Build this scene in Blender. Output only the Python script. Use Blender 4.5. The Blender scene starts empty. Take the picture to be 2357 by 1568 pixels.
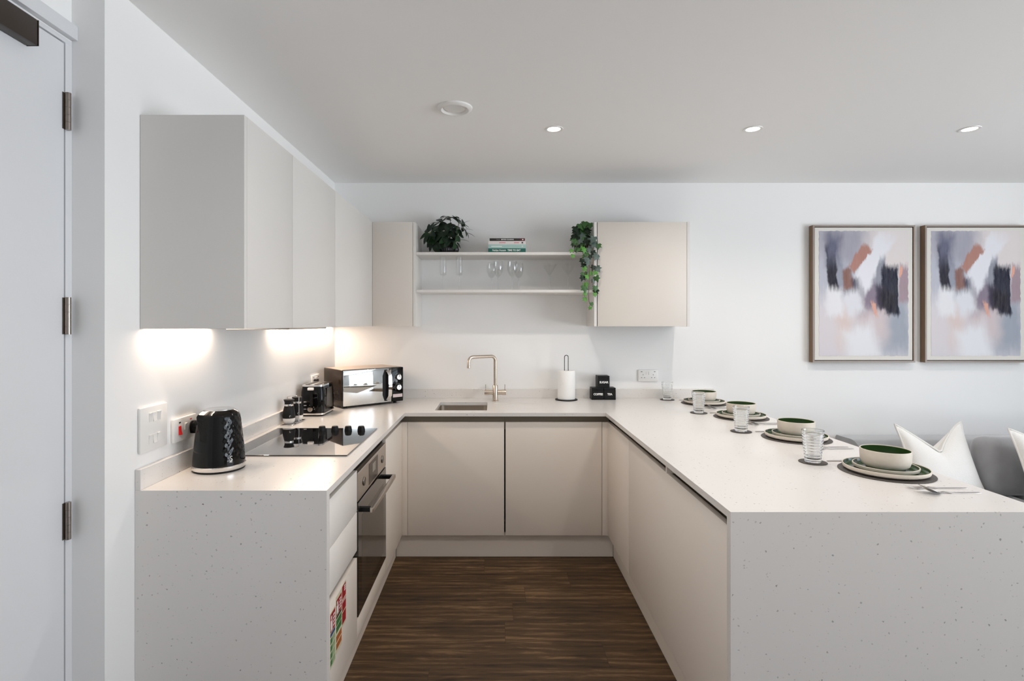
import bpy, bmesh, math, random
from mathutils import Vector, Matrix, noise as mnoise

random.seed(7)
PI = math.pi
R = math.radians
SC = bpy.context.scene
COL = SC.collection

# ------------------------------------------------------------------ camera
EYE = 1.454
cam_d = bpy.data.cameras.new('camera')
cam_d.sensor_fit = 'HORIZONTAL'
cam_d.sensor_width = 36.0
cam_d.lens = 36.0 * 1260.0 / 2357.0
cam_d.shift_x = (1178.5 - 1137.0) / 2357.0
cam_d.shift_y = -(784.0 - 746.0) / 2357.0
cam_d.clip_start = 0.05
cam = bpy.data.objects.new('camera', cam_d)
cam.location = (0, 0, EYE)
cam.rotation_euler = (PI / 2, 0, 0)
COL.objects.link(cam)
SC.camera = cam

# ------------------------------------------------------------------ colour management, world, lights
SC.view_settings.view_transform = 'Standard'
SC.view_settings.look = 'None'
SC.view_settings.gamma = 1.0
SC.view_settings.use_curve_mapping = False
SC.view_settings.exposure = 0.0
SC.cycles.use_denoising = True
SC.cycles.max_bounces = 14
SC.cycles.diffuse_bounces = 7
SC.cycles.glossy_bounces = 6
SC.cycles.transmission_bounces = 12
SC.cycles.transparent_max_bounces = 16
SC.cycles.sample_clamp_indirect = 6.0
SC.cycles.caustics_reflective = False

world = bpy.data.worlds.new('overcast_sky')
SC.world = world
world.use_nodes = True
wbg = world.node_tree.nodes['Background']
# overcast sky above the horizon, glow below it boosted to light the ceiling
wnt = world.node_tree
wtc = wnt.nodes.new('ShaderNodeTexCoord')
wsp = wnt.nodes.new('ShaderNodeSeparateXYZ')
wnt.links.new(wtc.outputs['Generated'], wsp.inputs['Vector'])
wmr = wnt.nodes.new('ShaderNodeMapRange')
wmr.inputs['From Min'].default_value = -0.08
wmr.inputs['From Max'].default_value = 0.08
wnt.links.new(wsp.outputs['Z'], wmr.inputs['Value'])
wmx = wnt.nodes.new('ShaderNodeMix')
wmx.data_type = 'RGBA'
wmx.inputs['A'].default_value = (2.10, 2.22, 2.34, 1)
wmx.inputs['B'].default_value = (0.80, 0.91, 1.04, 1)
wnt.links.new(wmr.outputs['Result'], wmx.inputs['Factor'])
wnt.links.new(wmx.outputs['Result'], wbg.inputs['Color'])
wbg.inputs['Strength'].default_value = 4.5

WIN_X, WIN_Y0, WIN_Y1, WIN_Z0, WIN_Z1 = 5.2, -1.5, 1.9, 0.10, 2.44
BACK_Y = -3.2


def add_light(name, kind, loc, rot=(0, 0, 0), power=10, color=(1, 1, 1), **kw):
    d = bpy.data.lights.new(name, kind)
    d.energy = power
    d.color = color
    for k, v in kw.items():
        setattr(d, k, v)
    o = bpy.data.objects.new(name, d)
    o.location = loc
    o.rotation_euler = rot
    COL.objects.link(o)
    return o


# sampling portal in the window opening of the unseen side of the room
pt = add_light('window_portal', 'AREA', (WIN_X + 0.05, (WIN_Y0 + WIN_Y1) / 2, (WIN_Z0 + WIN_Z1) / 2), (0, R(90), 0), 1,
               shape='RECTANGLE', size=WIN_Z1 - WIN_Z0, size_y=WIN_Y1 - WIN_Y0)
pt.data.cycles.is_portal = True
WARM = (1.0, 0.92, 0.84)
CEIL = 2.494
DOWN = [(0.32, 2.918), (1.38, 2.918), (2.536, 2.918)]
DOWN_FILL = [(0.05, 1.15), (1.25, 1.15)]    # fill row added above the camera's view to warm the near surfaces
for i, (x, y) in enumerate(DOWN + DOWN_FILL):
    add_light('downlight_beam', 'SPOT', (x, y, CEIL - 0.012), (0, 0, 0), 26.5 if i < 3 else 28, WARM, spot_size=R(150), spot_blend=0.8,
              shadow_soft_size=0.03)


# ------------------------------------------------------------------ materials
def lin(c):
    c = c / 255.0
    return c / 12.92 if c <= 0.04045 else ((c + 0.055) / 1.055) ** 2.4


def rgb(r, g, b):
    return (lin(r), lin(g), lin(b), 1.0)


def new_mat(name):
    m = bpy.data.materials.new(name)
    m.use_nodes = True
    return m, m.node_tree, m.node_tree.nodes['Principled BSDF']


def mat(name, color, rough=0.5, metal=0.0, spec=0.5, bump=0.0, bump_scale=200.0, var=0.0, coat=0.0, sheen=0.0, aniso=None):
    """A principled material with faint procedural variation and optional fine bump."""
    m, nt, b = new_mat(name)
    if len(color) == 3:
        color = (*color, 1)
    b.inputs['Roughness'].default_value = rough
    b.inputs['Metallic'].default_value = metal
    b.inputs['Specular IOR Level'].default_value = spec
    b.inputs['Coat Weight'].default_value = coat
    b.inputs['Sheen Weight'].default_value = sheen
    geo = nt.nodes.new('ShaderNodeNewGeometry')
    ns = nt.nodes.new('ShaderNodeTexNoise')
    ns.inputs['Scale'].default_value = bump_scale
    ns.inputs['Detail'].default_value = 3
    if aniso:
        mp = nt.nodes.new('ShaderNodeMapping')
        mp.inputs['Scale'].default_value = aniso
        nt.links.new(geo.outputs['Position'], mp.inputs['Vector'])
        nt.links.new(mp.outputs['Vector'], ns.inputs['Vector'])
    else:
        nt.links.new(geo.outputs['Position'], ns.inputs['Vector'])
    mx = nt.nodes.new('ShaderNodeMix')
    mx.data_type = 'RGBA'
    v = max(var, 0.015)
    mx.inputs['A'].default_value = tuple(c * (1 - v) for c in color[:3]) + (1,)
    mx.inputs['B'].default_value = tuple(min(1, c * (1 + v)) for c in color[:3]) + (1,)
    nt.links.new(ns.outputs['Fac'], mx.inputs['Factor'])
    nt.links.new(mx.outputs['Result'], b.inputs['Base Color'])
    if bump > 0:
        bp = nt.nodes.new('ShaderNodeBump')
        bp.inputs['Strength'].default_value = bump
        bp.inputs['Distance'].default_value = 0.002
        nt.links.new(ns.outputs['Fac'], bp.inputs['Height'])
        nt.links.new(bp.outputs['Normal'], b.inputs['Normal'])
    return m


M = {}
M['wall'] = mat('white_wall_paint', (0.87, 0.87, 0.865), 0.75, bump=0.04, bump_scale=350, spec=0.25)
M['ceiling'] = mat('matt_ceiling_paint', (0.91, 0.907, 0.90), 0.9, spec=0.15)
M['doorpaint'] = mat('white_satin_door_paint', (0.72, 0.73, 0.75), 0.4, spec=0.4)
M['drawer'] = mat('window_lit_drawer_lacquer', (0.86, 0.83, 0.79), 0.42, spec=0.4)  # base unit lacquer with cool window light put into its colour
M['cabinet_base'] = mat('bounce_lit_cabinet_lacquer', (0.84, 0.775, 0.705), 0.42, spec=0.4)  # cabinet lacquer with warm floor bounce and extra brightness put into its colour
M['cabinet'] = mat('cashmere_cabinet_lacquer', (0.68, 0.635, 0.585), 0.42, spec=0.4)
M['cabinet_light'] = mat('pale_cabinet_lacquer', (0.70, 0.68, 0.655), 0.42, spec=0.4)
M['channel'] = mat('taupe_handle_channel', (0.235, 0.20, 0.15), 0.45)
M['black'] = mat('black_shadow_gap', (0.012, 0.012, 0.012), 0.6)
M['gloss_black'] = mat('gloss_black_plastic', (0.003, 0.003, 0.003), 0.05, spec=0.3)
M['matt_black'] = mat('matt_black_plastic', (0.010, 0.010, 0.0105), 0.42, spec=0.22)
M['chrome'] = mat('polished_chrome', (0.82, 0.80, 0.78), 0.08, 1.0)
M['cutlery'] = mat('satin_cutlery_steel', (0.50, 0.47, 0.44), 0.2, 1.0)
M['steel'] = mat('brushed_steel', (0.60, 0.55, 0.50), 0.28, 1.0, aniso=(3, 260, 3), var=0.06, bump_scale=3)
M['nickel'] = mat('brushed_nickel', (0.66, 0.57, 0.48), 0.25, 1.0)
M['hinge'] = mat('dull_steel_hinge', (0.33, 0.29, 0.26), 0.32, 1.0)
M['bronze'] = mat('dark_bronze_metal', (0.045, 0.032, 0.024), 0.38, 0.4, var=0.1, bump_scale=60)
M['mirror'] = mat('mirrored_oven_glass', (0.80, 0.84, 0.86), 0.015, 1.0)
M['dark_body'] = mat('dark_brown_metal_casing', (0.036, 0.023, 0.015), 0.2, 0.35)
M['hob'] = mat('black_ceramic_glass', (0.006, 0.006, 0.007), 0.015, spec=0.9, coat=0.8)
M['ring'] = mat('grey_cooking_zone_print', (0.05, 0.05, 0.05), 0.25)
M['oven_glass'] = mat('smoked_oven_glass', (0.014, 0.012, 0.010), 0.04, spec=0.9, coat=0.6)
M['white_plastic'] = mat('white_plastic', (0.82, 0.81, 0.79), 0.3)
M['red_plastic'] = mat('red_plastic', (0.75, 0.012, 0.012), 0.3)
M['paper'] = mat('white_paper_towel', (0.88, 0.88, 0.87), 0.95, bump=0.5, bump_scale=160, spec=0.1)
M['stone'] = mat('cream_stoneware', (0.70, 0.63, 0.54), 0.5, var=0.05, bump_scale=90)
M['glaze'] = mat('dark_green_glaze', (0.026, 0.066, 0.016), 0.16, spec=0.5)
M['leather'] = mat('dark_grey_leatherette', (0.065, 0.055, 0.048), 0.55, bump=0.3, bump_scale=500)
M['velvet'] = mat('grey_velvet', (0.29, 0.29, 0.30), 0.6, sheen=0.9, var=0.2, bump_scale=14)
M['velvet_dark'] = mat('charcoal_velvet', (0.055, 0.056, 0.06), 0.8, sheen=0.3, var=0.2, bump_scale=30)
M['boucle'] = mat('white_boucle_fabric', (0.84, 0.82, 0.79), 0.95, bump=0.9, bump_scale=170, spec=0.1)
M['cream_fabric'] = mat('cream_fabric_edge', (0.78, 0.76, 0.72), 0.95, spec=0.1)
M['leaf_dark'] = mat('dark_green_leaf', (0.008, 0.022, 0.010), 0.48, spec=0.3, var=0.4, bump_scale=30)
M['leaf_plant'] = mat('deep_green_leaf', (0.012, 0.042, 0.012), 0.5, spec=0.3, var=0.4, bump_scale=40)
M['leaf_mid'] = mat('mid_green_leaf', (0.028, 0.10, 0.018), 0.45, var=0.4, bump_scale=50)
M['leaf_light'] = mat('bright_green_leaf', (0.08, 0.26, 0.035), 0.5, var=0.4, bump_scale=60)
M['leaf_grey'] = mat('blue_grey_green_leaf', (0.075, 0.115, 0.10), 0.45, var=0.4, bump_scale=60)
M['stem'] = mat('green_yellow_stem', (0.16, 0.18, 0.04), 0.6)
M['vine'] = mat('brown_vine_stem', (0.10, 0.055, 0.03), 0.7)
M['pot'] = mat('black_ribbed_ceramic', (0.02, 0.019, 0.022), 0.3)
M['soil'] = mat('dark_soil', (0.02, 0.014, 0.01), 0.95, bump=0.6, bump_scale=200)
M['cream_card'] = mat('cream_mount_board', (0.72, 0.695, 0.65), 0.85)
M['oak'] = mat('brown_oak_frame', (0.20, 0.125, 0.07), 0.5, var=0.25, bump_scale=6, aniso=(40, 40, 2))
M['frame_front'] = mat('grey_brown_frame_edge', (0.27, 0.22, 0.185), 0.4)
M['text_white'] = mat('white_lettering', (0.85, 0.85, 0.83), 0.6)
M['text_pink'] = mat('pink_lettering', (0.62, 0.22, 0.26), 0.6)
M['book_black'] = mat('black_book_cover', (0.016, 0.012, 0.011), 0.4)
M['book_white'] = mat('white_book_cover', (0.66, 0.62, 0.61), 0.5)
M['book_mint'] = mat('pale_mint_book_cover', (0.34, 0.50, 0.47), 0.5, var=0.15, bump_scale=12)
M['book_teal'] = mat('dark_teal_book_cover', (0.004, 0.11, 0.085), 0.45)
M['pages'] = mat('book_pages', (0.70, 0.66, 0.58), 0.9)
M['st_cream'] = mat('cream_sticker', (0.66, 0.64, 0.46), 0.5)
M['st_red'] = mat('red_sticker', (0.36, 0.012, 0.02), 0.45)
M['st_green'] = mat('green_sticker', (0.05, 0.19, 0.06), 0.45)
M['st_pale'] = mat('pale_green_sticker', (0.33, 0.44, 0.26), 0.45)
M['st_orange'] = mat('orange_sticker', (0.45, 0.13, 0.03), 0.45)
M['st_blue'] = mat('blue_sticker', (0.03, 0.08, 0.2), 0.45)
M['st_dark'] = mat('dark_sticker_band', (0.02, 0.025, 0.02), 0.45)


def emit_mat(name, color, strength):
    m, nt, b = new_mat(name)
    b.inputs['Base Color'].default_value = (0.8, 0.8, 0.8, 1)
    b.inputs['Emission Color'].default_value = (*color, 1)
    b.inputs['Emission Strength'].default_value = strength
    return m


M['lamp'] = emit_mat('lit_lamp_lens', (1.0, 0.86, 0.70), 14)
M['led'] = emit_mat('lit_led_diffuser', (1.0, 0.80, 0.62), 5)


def glass_mat(name, thin):
    m, nt, b = new_mat(name)
    if not thin:
        b.inputs['Base Color'].default_value = (0.98, 0.99, 0.99, 1)
        b.inputs['Transmission Weight'].default_value = 1.0
        b.inputs['Roughness'].default_value = 0.0
        b.inputs['IOR'].default_value = 1.48
        return m
    nt.nodes.remove(b)
    out = nt.nodes['Material Output']
    tr = nt.nodes.new('ShaderNodeBsdfTransparent')
    tr.inputs['Color'].default_value = (0.965, 0.97, 0.97, 1)
    gl = nt.nodes.new('ShaderNodeBsdfGlossy')
    gl.inputs['Roughness'].default_value = 0.02
    gl.inputs['Color'].default_value = (1, 1, 1, 1)
    lw = nt.nodes.new('ShaderNodeLayerWeight')
    pw = nt.nodes.new('ShaderNodeMath')
    pw.operation = 'POWER'
    pw.inputs[1].default_value = 4.5
    nt.links.new(lw.outputs['Facing'], pw.inputs[0])
    fr = nt.nodes.new('ShaderNodeMath')
    fr.operation = 'MULTIPLY_ADD'
    fr.inputs[1].default_value = 0.75
    fr.inputs[2].default_value = 0.05
    nt.links.new(pw.outputs[0], fr.inputs[0])
    mx = nt.nodes.new('ShaderNodeMixShader')
    nt.links.new(fr.outputs[0], mx.inputs['Fac'])
    nt.links.new(tr.outputs['BSDF'], mx.inputs[1])
    nt.links.new(gl.outputs['BSDF'], mx.inputs[2])
    nt.links.new(mx.outputs['Shader'], out.inputs['Surface'])
    return m


M['thin_glass'] = glass_mat('thin_clear_glass', True)
M['glass'] = glass_mat('thick_clear_glass', False)


def quartz_mat():
    m, nt, b = new_mat('white_speckled_quartz')
    b.inputs['Roughness'].default_value = 0.22
    b.inputs['Specular IOR Level'].default_value = 0.45
    geo = nt.nodes.new('ShaderNodeNewGeometry')
    col = None
    base = (0.765, 0.742, 0.718, 1)
    prev = None
    for scale, thr, keep, dark in ((62, 0.165, 0.30, (0.36, 0.35, 0.34, 1)), (105, 0.15, 0.25, (0.52, 0.50, 0.48, 1)), (34, 0.075, 0.35, (0.24, 0.23, 0.22, 1))):
        nz = nt.nodes.new('ShaderNodeTexNoise')
        nz.inputs['Scale'].default_value = scale * 2.6
        nt.links.new(geo.outputs['Position'], nz.inputs['Vector'])
        sc = nt.nodes.new('ShaderNodeVectorMath')
        sc.operation = 'MULTIPLY_ADD'
        sc.inputs[1].default_value = (0.5 / scale,) * 3
        nt.links.new(nz.outputs['Color'], sc.inputs[0])
        nt.links.new(geo.outputs['Position'], sc.inputs[2])
        vo = nt.nodes.new('ShaderNodeTexVoronoi')
        vo.inputs['Scale'].default_value = scale
        nt.links.new(sc.outputs['Vector'], vo.inputs['Vector'])
        lt = nt.nodes.new('ShaderNodeMapRange')
        lt.interpolation_type = 'SMOOTHSTEP'
        lt.inputs['From Min'].default_value = thr * 1.25
        lt.inputs['From Max'].default_value = thr * 0.8
        nt.links.new(vo.outputs['Distance'], lt.inputs['Value'])
        sep = nt.nodes.new('ShaderNodeSeparateColor')
        nt.links.new(vo.outputs['Color'], sep.inputs['Color'])
        rd = nt.nodes.new('ShaderNodeMapRange')
        rd.inputs['From Min'].default_value = keep
        rd.inputs['From Max'].default_value = 0.0
        nt.links.new(sep.outputs['Red'], rd.inputs['Value'])
        mu = nt.nodes.new('ShaderNodeMath')
        mu.operation = 'MULTIPLY'
        nt.links.new(lt.outputs['Result'], mu.inputs[0])
        nt.links.new(rd.outputs['Result'], mu.inputs[1])
        mx = nt.nodes.new('ShaderNodeMix')
        mx.data_type = 'RGBA'
        nt.links.new(mu.outputs['Value'], mx.inputs['Factor'])
        if prev is None:
            mx.inputs['A'].default_value = base
        else:
            nt.links.new(prev, mx.inputs['A'])
        mx.inputs['B'].default_value = dark
        prev = mx.outputs['Result']
    nt.links.new(prev, b.inputs['Base Color'])
    return m


M['quartz'] = quartz_mat()


def wood_floor_mat():
    m, nt, b = new_mat('dark_oak_plank_floor')
    N, L = nt.nodes, nt.links
    geo = N.new('ShaderNodeNewGeometry')
    sy = N.new('ShaderNodeSeparateXYZ')
    L.new(geo.outputs['Position'], sy.inputs['Vector'])
    rw = N.new('ShaderNodeMath')
    rw.operation = 'DIVIDE'
    rw.inputs[1].default_value = 0.178
    L.new(sy.outputs['Y'], rw.inputs[0])
    fl = N.new('ShaderNodeMath')
    fl.operation = 'FLOOR'
    L.new(rw.outputs[0], fl.inputs[0])
    wn = N.new('ShaderNodeTexWhiteNoise')
    wn.noise_dimensions = '1D'
    L.new(fl.outputs[0], wn.inputs['W'])
    shx = N.new('ShaderNodeMath')
    shx.operation = 'MULTIPLY_ADD'
    shx.inputs[1].default_value = 2.44
    L.new(wn.outputs['Value'], shx.inputs[0])
    L.new(sy.outputs['X'], shx.inputs[2])
    cxy = N.new('ShaderNodeCombineXYZ')
    L.new(shx.outputs[0], cxy.inputs['X'])
    L.new(sy.outputs['Y'], cxy.inputs['Y'])
    br = N.new('ShaderNodeTexBrick')
    br.offset = 0.0
    br.inputs['Scale'].default_value = 1.0
    br.inputs['Brick Width'].default_value = 1.22
    br.inputs['Row Height'].default_value = 0.178
    br.inputs['Mortar Size'].default_value = 0.0007
    br.inputs['Mortar Smooth'].default_value = 0.3
    br.inputs['Color1'].default_value = (0.0, 0.0, 0.0, 1)
    br.inputs['Color2'].default_value = (1.0, 1.0, 1.0, 1)
    br.inputs['Mortar'].default_value = (0.5, 0.5, 0.5, 1)
    L.new(cxy.outputs['Vector'], br.inputs['Vector'])
    # every plank gets its own stretch of grain
    off = N.new('ShaderNodeVectorMath')
    off.operation = 'MULTIPLY_ADD'
    off.inputs[1].default_value = (7.0, 3.0, 5.0)
    L.new(br.outputs['Color'], off.inputs[0])
    L.new(geo.outputs['Position'], off.inputs[2])

    def noise(scale_vec, scale, detail, rough=0.6, dist=0.0):
        mp = N.new('ShaderNodeMapping')
        mp.inputs['Scale'].default_value = scale_vec
        L.new(off.outputs['Vector'], mp.inputs['Vector'])
        n = N.new('ShaderNodeTexNoise')
        n.inputs['Scale'].default_value = scale
        n.inputs['Detail'].default_value = detail
        n.inputs['Roughness'].default_value = rough
        n.inputs['Distortion'].default_value = dist
        L.new(mp.outputs['Vector'], n.inputs['Vector'])
        return n
    n1 = noise((1.9, 15, 1), 1.8, 9, 0.74, 1.2)      # streaks
    n2 = noise((8, 120, 1), 1.0, 4, 0.7, 0.5)             # fine fibre
    n3 = noise((0.8, 5, 1), 1.5, 3)                  # broad tone
    # cathedral rings
    mp = N.new('ShaderNodeMapping')
    mp.inputs['Scale'].default_value = (0.45, 3.6, 1)
    L.new(off.outputs['Vector'], mp.inputs['Vector'])
    wv = N.new('ShaderNodeTexWave')
    wv.wave_type = 'RINGS'
    wv.rings_direction = 'Z'
    wv.inputs['Scale'].default_value = 2.2
    wv.inputs['Distortion'].default_value = 7.0
    wv.inputs['Detail'].default_value = 3
    wv.inputs['Detail Scale'].default_value = 1.4
    L.new(mp.outputs['Vector'], wv.inputs['Vector'])

    def math2(op, a, bb):
        n = N.new('ShaderNodeMath')
        n.operation = op
        for i, v in enumerate((a, bb)):
            if isinstance(v, (int, float)):
                n.inputs[i].default_value = v
            else:
                L.new(v, n.inputs[i])
        return n.outputs[0]
    n4 = noise((9, 210, 1), 1.0, 2, 0.6)             # dark pores
    n5 = noise((0.55, 6.5, 1), 2.0, 5, 0.6, 1.0)        # pale sapwood bands
    s = math2('ADD', math2('MULTIPLY', n1.outputs['Fac'], 0.72), math2('MULTIPLY', n2.outputs['Fac'], 0.26))
    s = math2('ADD', s, math2('MULTIPLY', n3.outputs['Fac'], 0.30))
    s = math2('ADD', s, math2('MULTIPLY', n5.outputs['Fac'], 0.50))
    s = math2('ADD', s, math2('MULTIPLY', wv.outputs['Fac'], 0.13))
    s = math2('ADD', s, math2('MULTIPLY', br.outputs['Color'], 0.05))
    pore = N.new('ShaderNodeMapRange')
    pore.inputs['From Min'].default_value = 0.60
    pore.inputs['From Max'].default_value = 0.70
    pore.inputs['To Max'].default_value = 0.16
    L.new(n4.outputs['Fac'], pore.inputs['Value'])
    s = math2('SUBTRACT', s, pore.outputs['Result'])
    cr = N.new('ShaderNodeValToRGB')
    cr.color_ramp.elements[0].position = 0.70
    cr.color_ramp.elements[0].color = (0.0175, 0.0100, 0.0052, 1)
    cr.color_ramp.elements[1].position = 1.0
    cr.color_ramp.elements[1].color = (0.088, 0.050, 0.0235, 1)
    sm = N.new('ShaderNodeMapRange')
    sm.inputs['From Min'].default_value = 0.64
    sm.inputs['From Max'].default_value = 1.38
    L.new(s, sm.inputs['Value'])
    s = sm.outputs['Result']
    cr.color_ramp.elements[0].position = 0.12
    cr.color_ramp.elements[1].position = 0.50
    e = cr.color_ramp.elements.new(0.86)
    e.color = (0.29, 0.172, 0.083, 1)
    L.new(s, cr.inputs['Fac'])
    dk = N.new('ShaderNodeMix')
    dk.data_type = 'RGBA'
    L.new(br.outputs['Fac'], dk.inputs['Factor'])
    L.new(cr.outputs['Color'], dk.inputs['A'])
    dk.inputs['B'].default_value = (0.02, 0.012, 0.008, 1)
    L.new(dk.outputs['Result'], b.inputs['Base Color'])
    b.inputs['Roughness'].default_value = 0.52
    b.inputs['Specular IOR Level'].default_value = 0.3
    bp = N.new('ShaderNodeBump')
    bp.inputs['Strength'].default_value = 0.25
    bp.inputs['Distance'].default_value = 0.002
    L.new(s, bp.inputs['Height'])
    L.new(bp.outputs['Normal'], b.inputs['Normal'])
    return m


M['floor'] = wood_floor_mat()


def painting_mat():
    """Abstract brush strokes laid out in the print's own generated coordinates."""
    m, nt, b = new_mat('abstract_painting_print')
    N, L = nt.nodes, nt.links
    b.inputs['Roughness'].default_value = 0.7
    b.inputs['Specular IOR Level'].default_value = 0.2
    tc = N.new('ShaderNodeTexCoord')
    sp = N.new('ShaderNodeSeparateXYZ')
    L.new(tc.outputs['Generated'], sp.inputs['Vector'])
    cb = N.new('ShaderNodeCombineXYZ')
    L.new(sp.outputs['X'], cb.inputs['X'])
    ym = N.new('ShaderNodeMath')
    ym.operation = 'MULTIPLY'
    ym.inputs[1].default_value = 1.36
    L.new(sp.outputs['Z'], ym.inputs[0])
    L.new(ym.outputs[0], cb.inputs['Y'])
    # ragged bristle distortion: mostly along the vertical
    mp = N.new('ShaderNodeMapping')
    mp.inputs['Scale'].default_value = (34, 5, 1)
    L.new(cb.outputs['Vector'], mp.inputs['Vector'])
    nz = N.new('ShaderNodeTexNoise')
    nz.inputs['Scale'].default_value = 1.0
    nz.inputs['Detail'].default_value = 5
    nz.inputs['Roughness'].default_value = 0.65
    L.new(mp.outputs['Vector'], nz.inputs['Vector'])
    nz2 = N.new('ShaderNodeTexNoise')
    nz2.inputs['Scale'].default_value = 5.0
    nz2.inputs['Detail'].default_value = 4
    L.new(cb.outputs['Vector'], nz2.inputs['Vector'])

    def vm(op, a, bvec=None, c=None):
        n = N.new('ShaderNodeVectorMath')
        n.operation = op
        for i, v in enumerate((a, bvec, c)):
            if v is None:
                continue
            if isinstance(v, tuple):
                n.inputs[i].default_value = v
            else:
                L.new(v, n.inputs[i])
        return n.outputs['Vector']
    d1 = vm('MULTIPLY', vm('SUBTRACT', nz.outputs['Color'], (0.5, 0.5, 0.5)), (0.045, 0.15, 0))
    d2 = vm('MULTIPLY', vm('SUBTRACT', nz2.outputs['Color'], (0.5, 0.5, 0.5)), (0.11, 0.11, 0))
    P = vm('ADD', vm('ADD', cb.outputs['Vector'], d1), d2)
    strokes = [
        (0.30, 0.86, 0.36, 0.20, 0, (163, 162, 174), 0.55), (0.82, 0.86, 0.28, 0.20, 0, (222, 214, 213), 0.5),
        (0.05, 0.62, 0.09, 0.16, 0, (186, 188, 199), 0.4), (0.45, 0.60, 0.26, 0.10, -0.3, (176, 180, 192), 0.6),
        (0.04, 0.20, 0.4, 0.22, 0, (214, 208, 212), 0.8), (0.86, 0.24, 0.16, 0.22, 0.1, (158, 165, 177), 0.5),
        (0.60, 0.28, 0.17, 0.16, 0, (206, 193, 195), 0.5), (0.28, 0.28, 0.09, 0.19, 0.1, (216, 199, 195), 0.8),
        (0.47, 0.10, 0.17, 0.13, 0.3, (226, 227, 231), 0.5), (0.95, 0.57, 0.055, 0.15, 0, (162, 142, 150), 0.25),
        (0.59, 0.48, 0.15, 0.11, 0.2, (134, 122, 138), 0.6), (0.59, 0.74, 0.10, 0.24, -0.52, (228, 228, 234), 0.3),
        (0.69, 0.65, 0.04, 0.13, -0.12, (146, 149, 160), 0.35), (0.30, 0.55, 0.14, 0.07, 0.1, (60, 60, 82), 0.4),
        (0.30, 0.61, 0.075, 0.085, 0.1, (136, 100, 92), 0.3), (0.24, 0.62, 0.03, 0.12, 0.1, (150, 154, 168), 0.6),
        (0.455, 0.785, 0.055, 0.115, -0.62, (174, 128, 116), 0.2),
        (0.145, 0.69, 0.055, 0.19, 0.06, (31, 29, 44), 0.25), (0.16, 0.86, 0.07, 0.10, 0.0, (98, 100, 122), 0.9),
        (0.69, 0.47, 0.05, 0.09, 0.1, (62, 54, 74), 0.5), (0.80, 0.53, 0.085, 0.19, 0.04, (33, 36, 53), 0.14),
        (0.77, 0.44, 0.08, 0.07, 0.0, (30, 25, 38), 0.4),
        (0.91, 0.67, 0.014, 0.035, 0, (226, 164, 142), 0.3), (0.62, 0.38, 0.02, 0.07, 0.3, (216, 164, 148), 0.4),
        (0.18, 0.43, 0.10, 0.10, 0, (228, 228, 232), 0.4), (0.38, 0.43, 0.09, 0.09, 0.3, (221, 222, 228), 0.5),
    ]
    prev = None
    for (u, v, w, h, a, c, soft) in strokes:
        mp = N.new('ShaderNodeMapping')
        mp.vector_type = 'TEXTURE'
        mp.inputs['Location'].default_value = (u, v * 1.36, 0)
        mp.inputs['Rotation'].default_value = (0, 0, a)
        mp.inputs['Scale'].default_value = (w, h * 1.36, 1)
        L.new(P, mp.inputs['Vector'])
        ab = vm('ABSOLUTE', mp.outputs['Vector'])
        s = N.new('ShaderNodeSeparateXYZ')
        L.new(ab, s.inputs['Vector'])
        mx = N.new('ShaderNodeMath')
        mx.operation = 'SMOOTH_MAX'
        mx.inputs[2].default_value = 0.3
        L.new(s.outputs['X'], mx.inputs[0])
        L.new(s.outputs['Y'], mx.inputs[1])
        mr = N.new('ShaderNodeMapRange')
        mr.interpolation_type = 'SMOOTHSTEP'
        mr.inputs['From Min'].default_value = 1 + soft
        mr.inputs['From Max'].default_value = 1 - soft
        L.new(mx.outputs[0], mr.inputs['Value'])
        mm = N.new('ShaderNodeMix')
        mm.data_type = 'RGBA'
        L.new(mr.outputs['Result'], mm.inputs['Factor'])
        if prev is None:
            mm.inputs['A'].default_value = rgb(206, 204, 211)
        else:
            L.new(prev, mm.inputs['A'])
        mm.inputs['B'].default_value = rgb(*c)
        prev = mm.outputs['Result']
    # dry-brush streaks over everything
    st = N.new('ShaderNodeMapRange')
    st.inputs['From Min'].default_value = 0.35
    st.inputs['From Max'].default_value = 0.75
    st.inputs['To Min'].default_value = 0.0
    st.inputs['To Max'].default_value = 0.07
    L.new(nz.outputs['Fac'], st.inputs['Value'])
    mm = N.new('ShaderNodeMix')
    mm.data_type = 'RGBA'
    L.new(st.outputs['Result'], mm.inputs['Factor'])
    L.new(prev, mm.inputs['A'])
    mm.inputs['B'].default_value = rgb(225, 222, 226)
    L.new(mm.outputs['Result'], b.inputs['Base Color'])
    return m


M['painting'] = painting_mat()

# ------------------------------------------------------------------ mesh helpers
ORIGIN = {}


def bm_new():
    return bmesh.new()


def box(bm, x0, x1, y0, y1, z0, z1, bev=0.0, seg=2, mi=0):
    vs = [bm.verts.new(p) for p in ((x0, y0, z0), (x1, y0, z0), (x1, y1, z0), (x0, y1, z0), (x0, y0, z1), (x1, y0, z1), (x1, y1, z1), (x0, y1, z1))]
    fs = [bm.faces.new([vs[i] for i in f]) for f in ((3, 2, 1, 0), (4, 5, 6, 7), (0, 1, 5, 4), (1, 2, 6, 5), (2, 3, 7, 6), (3, 0, 4, 7))]
    for f in fs:
        f.material_index = mi
    if bev > 0:
        es = set()
        for f in fs:
            es.update(f.edges)
        bmesh.ops.bevel(bm, geom=list(es), offset=bev, segments=seg, profile=0.5, affect='EDGES', material=-1)
    return bm


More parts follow.
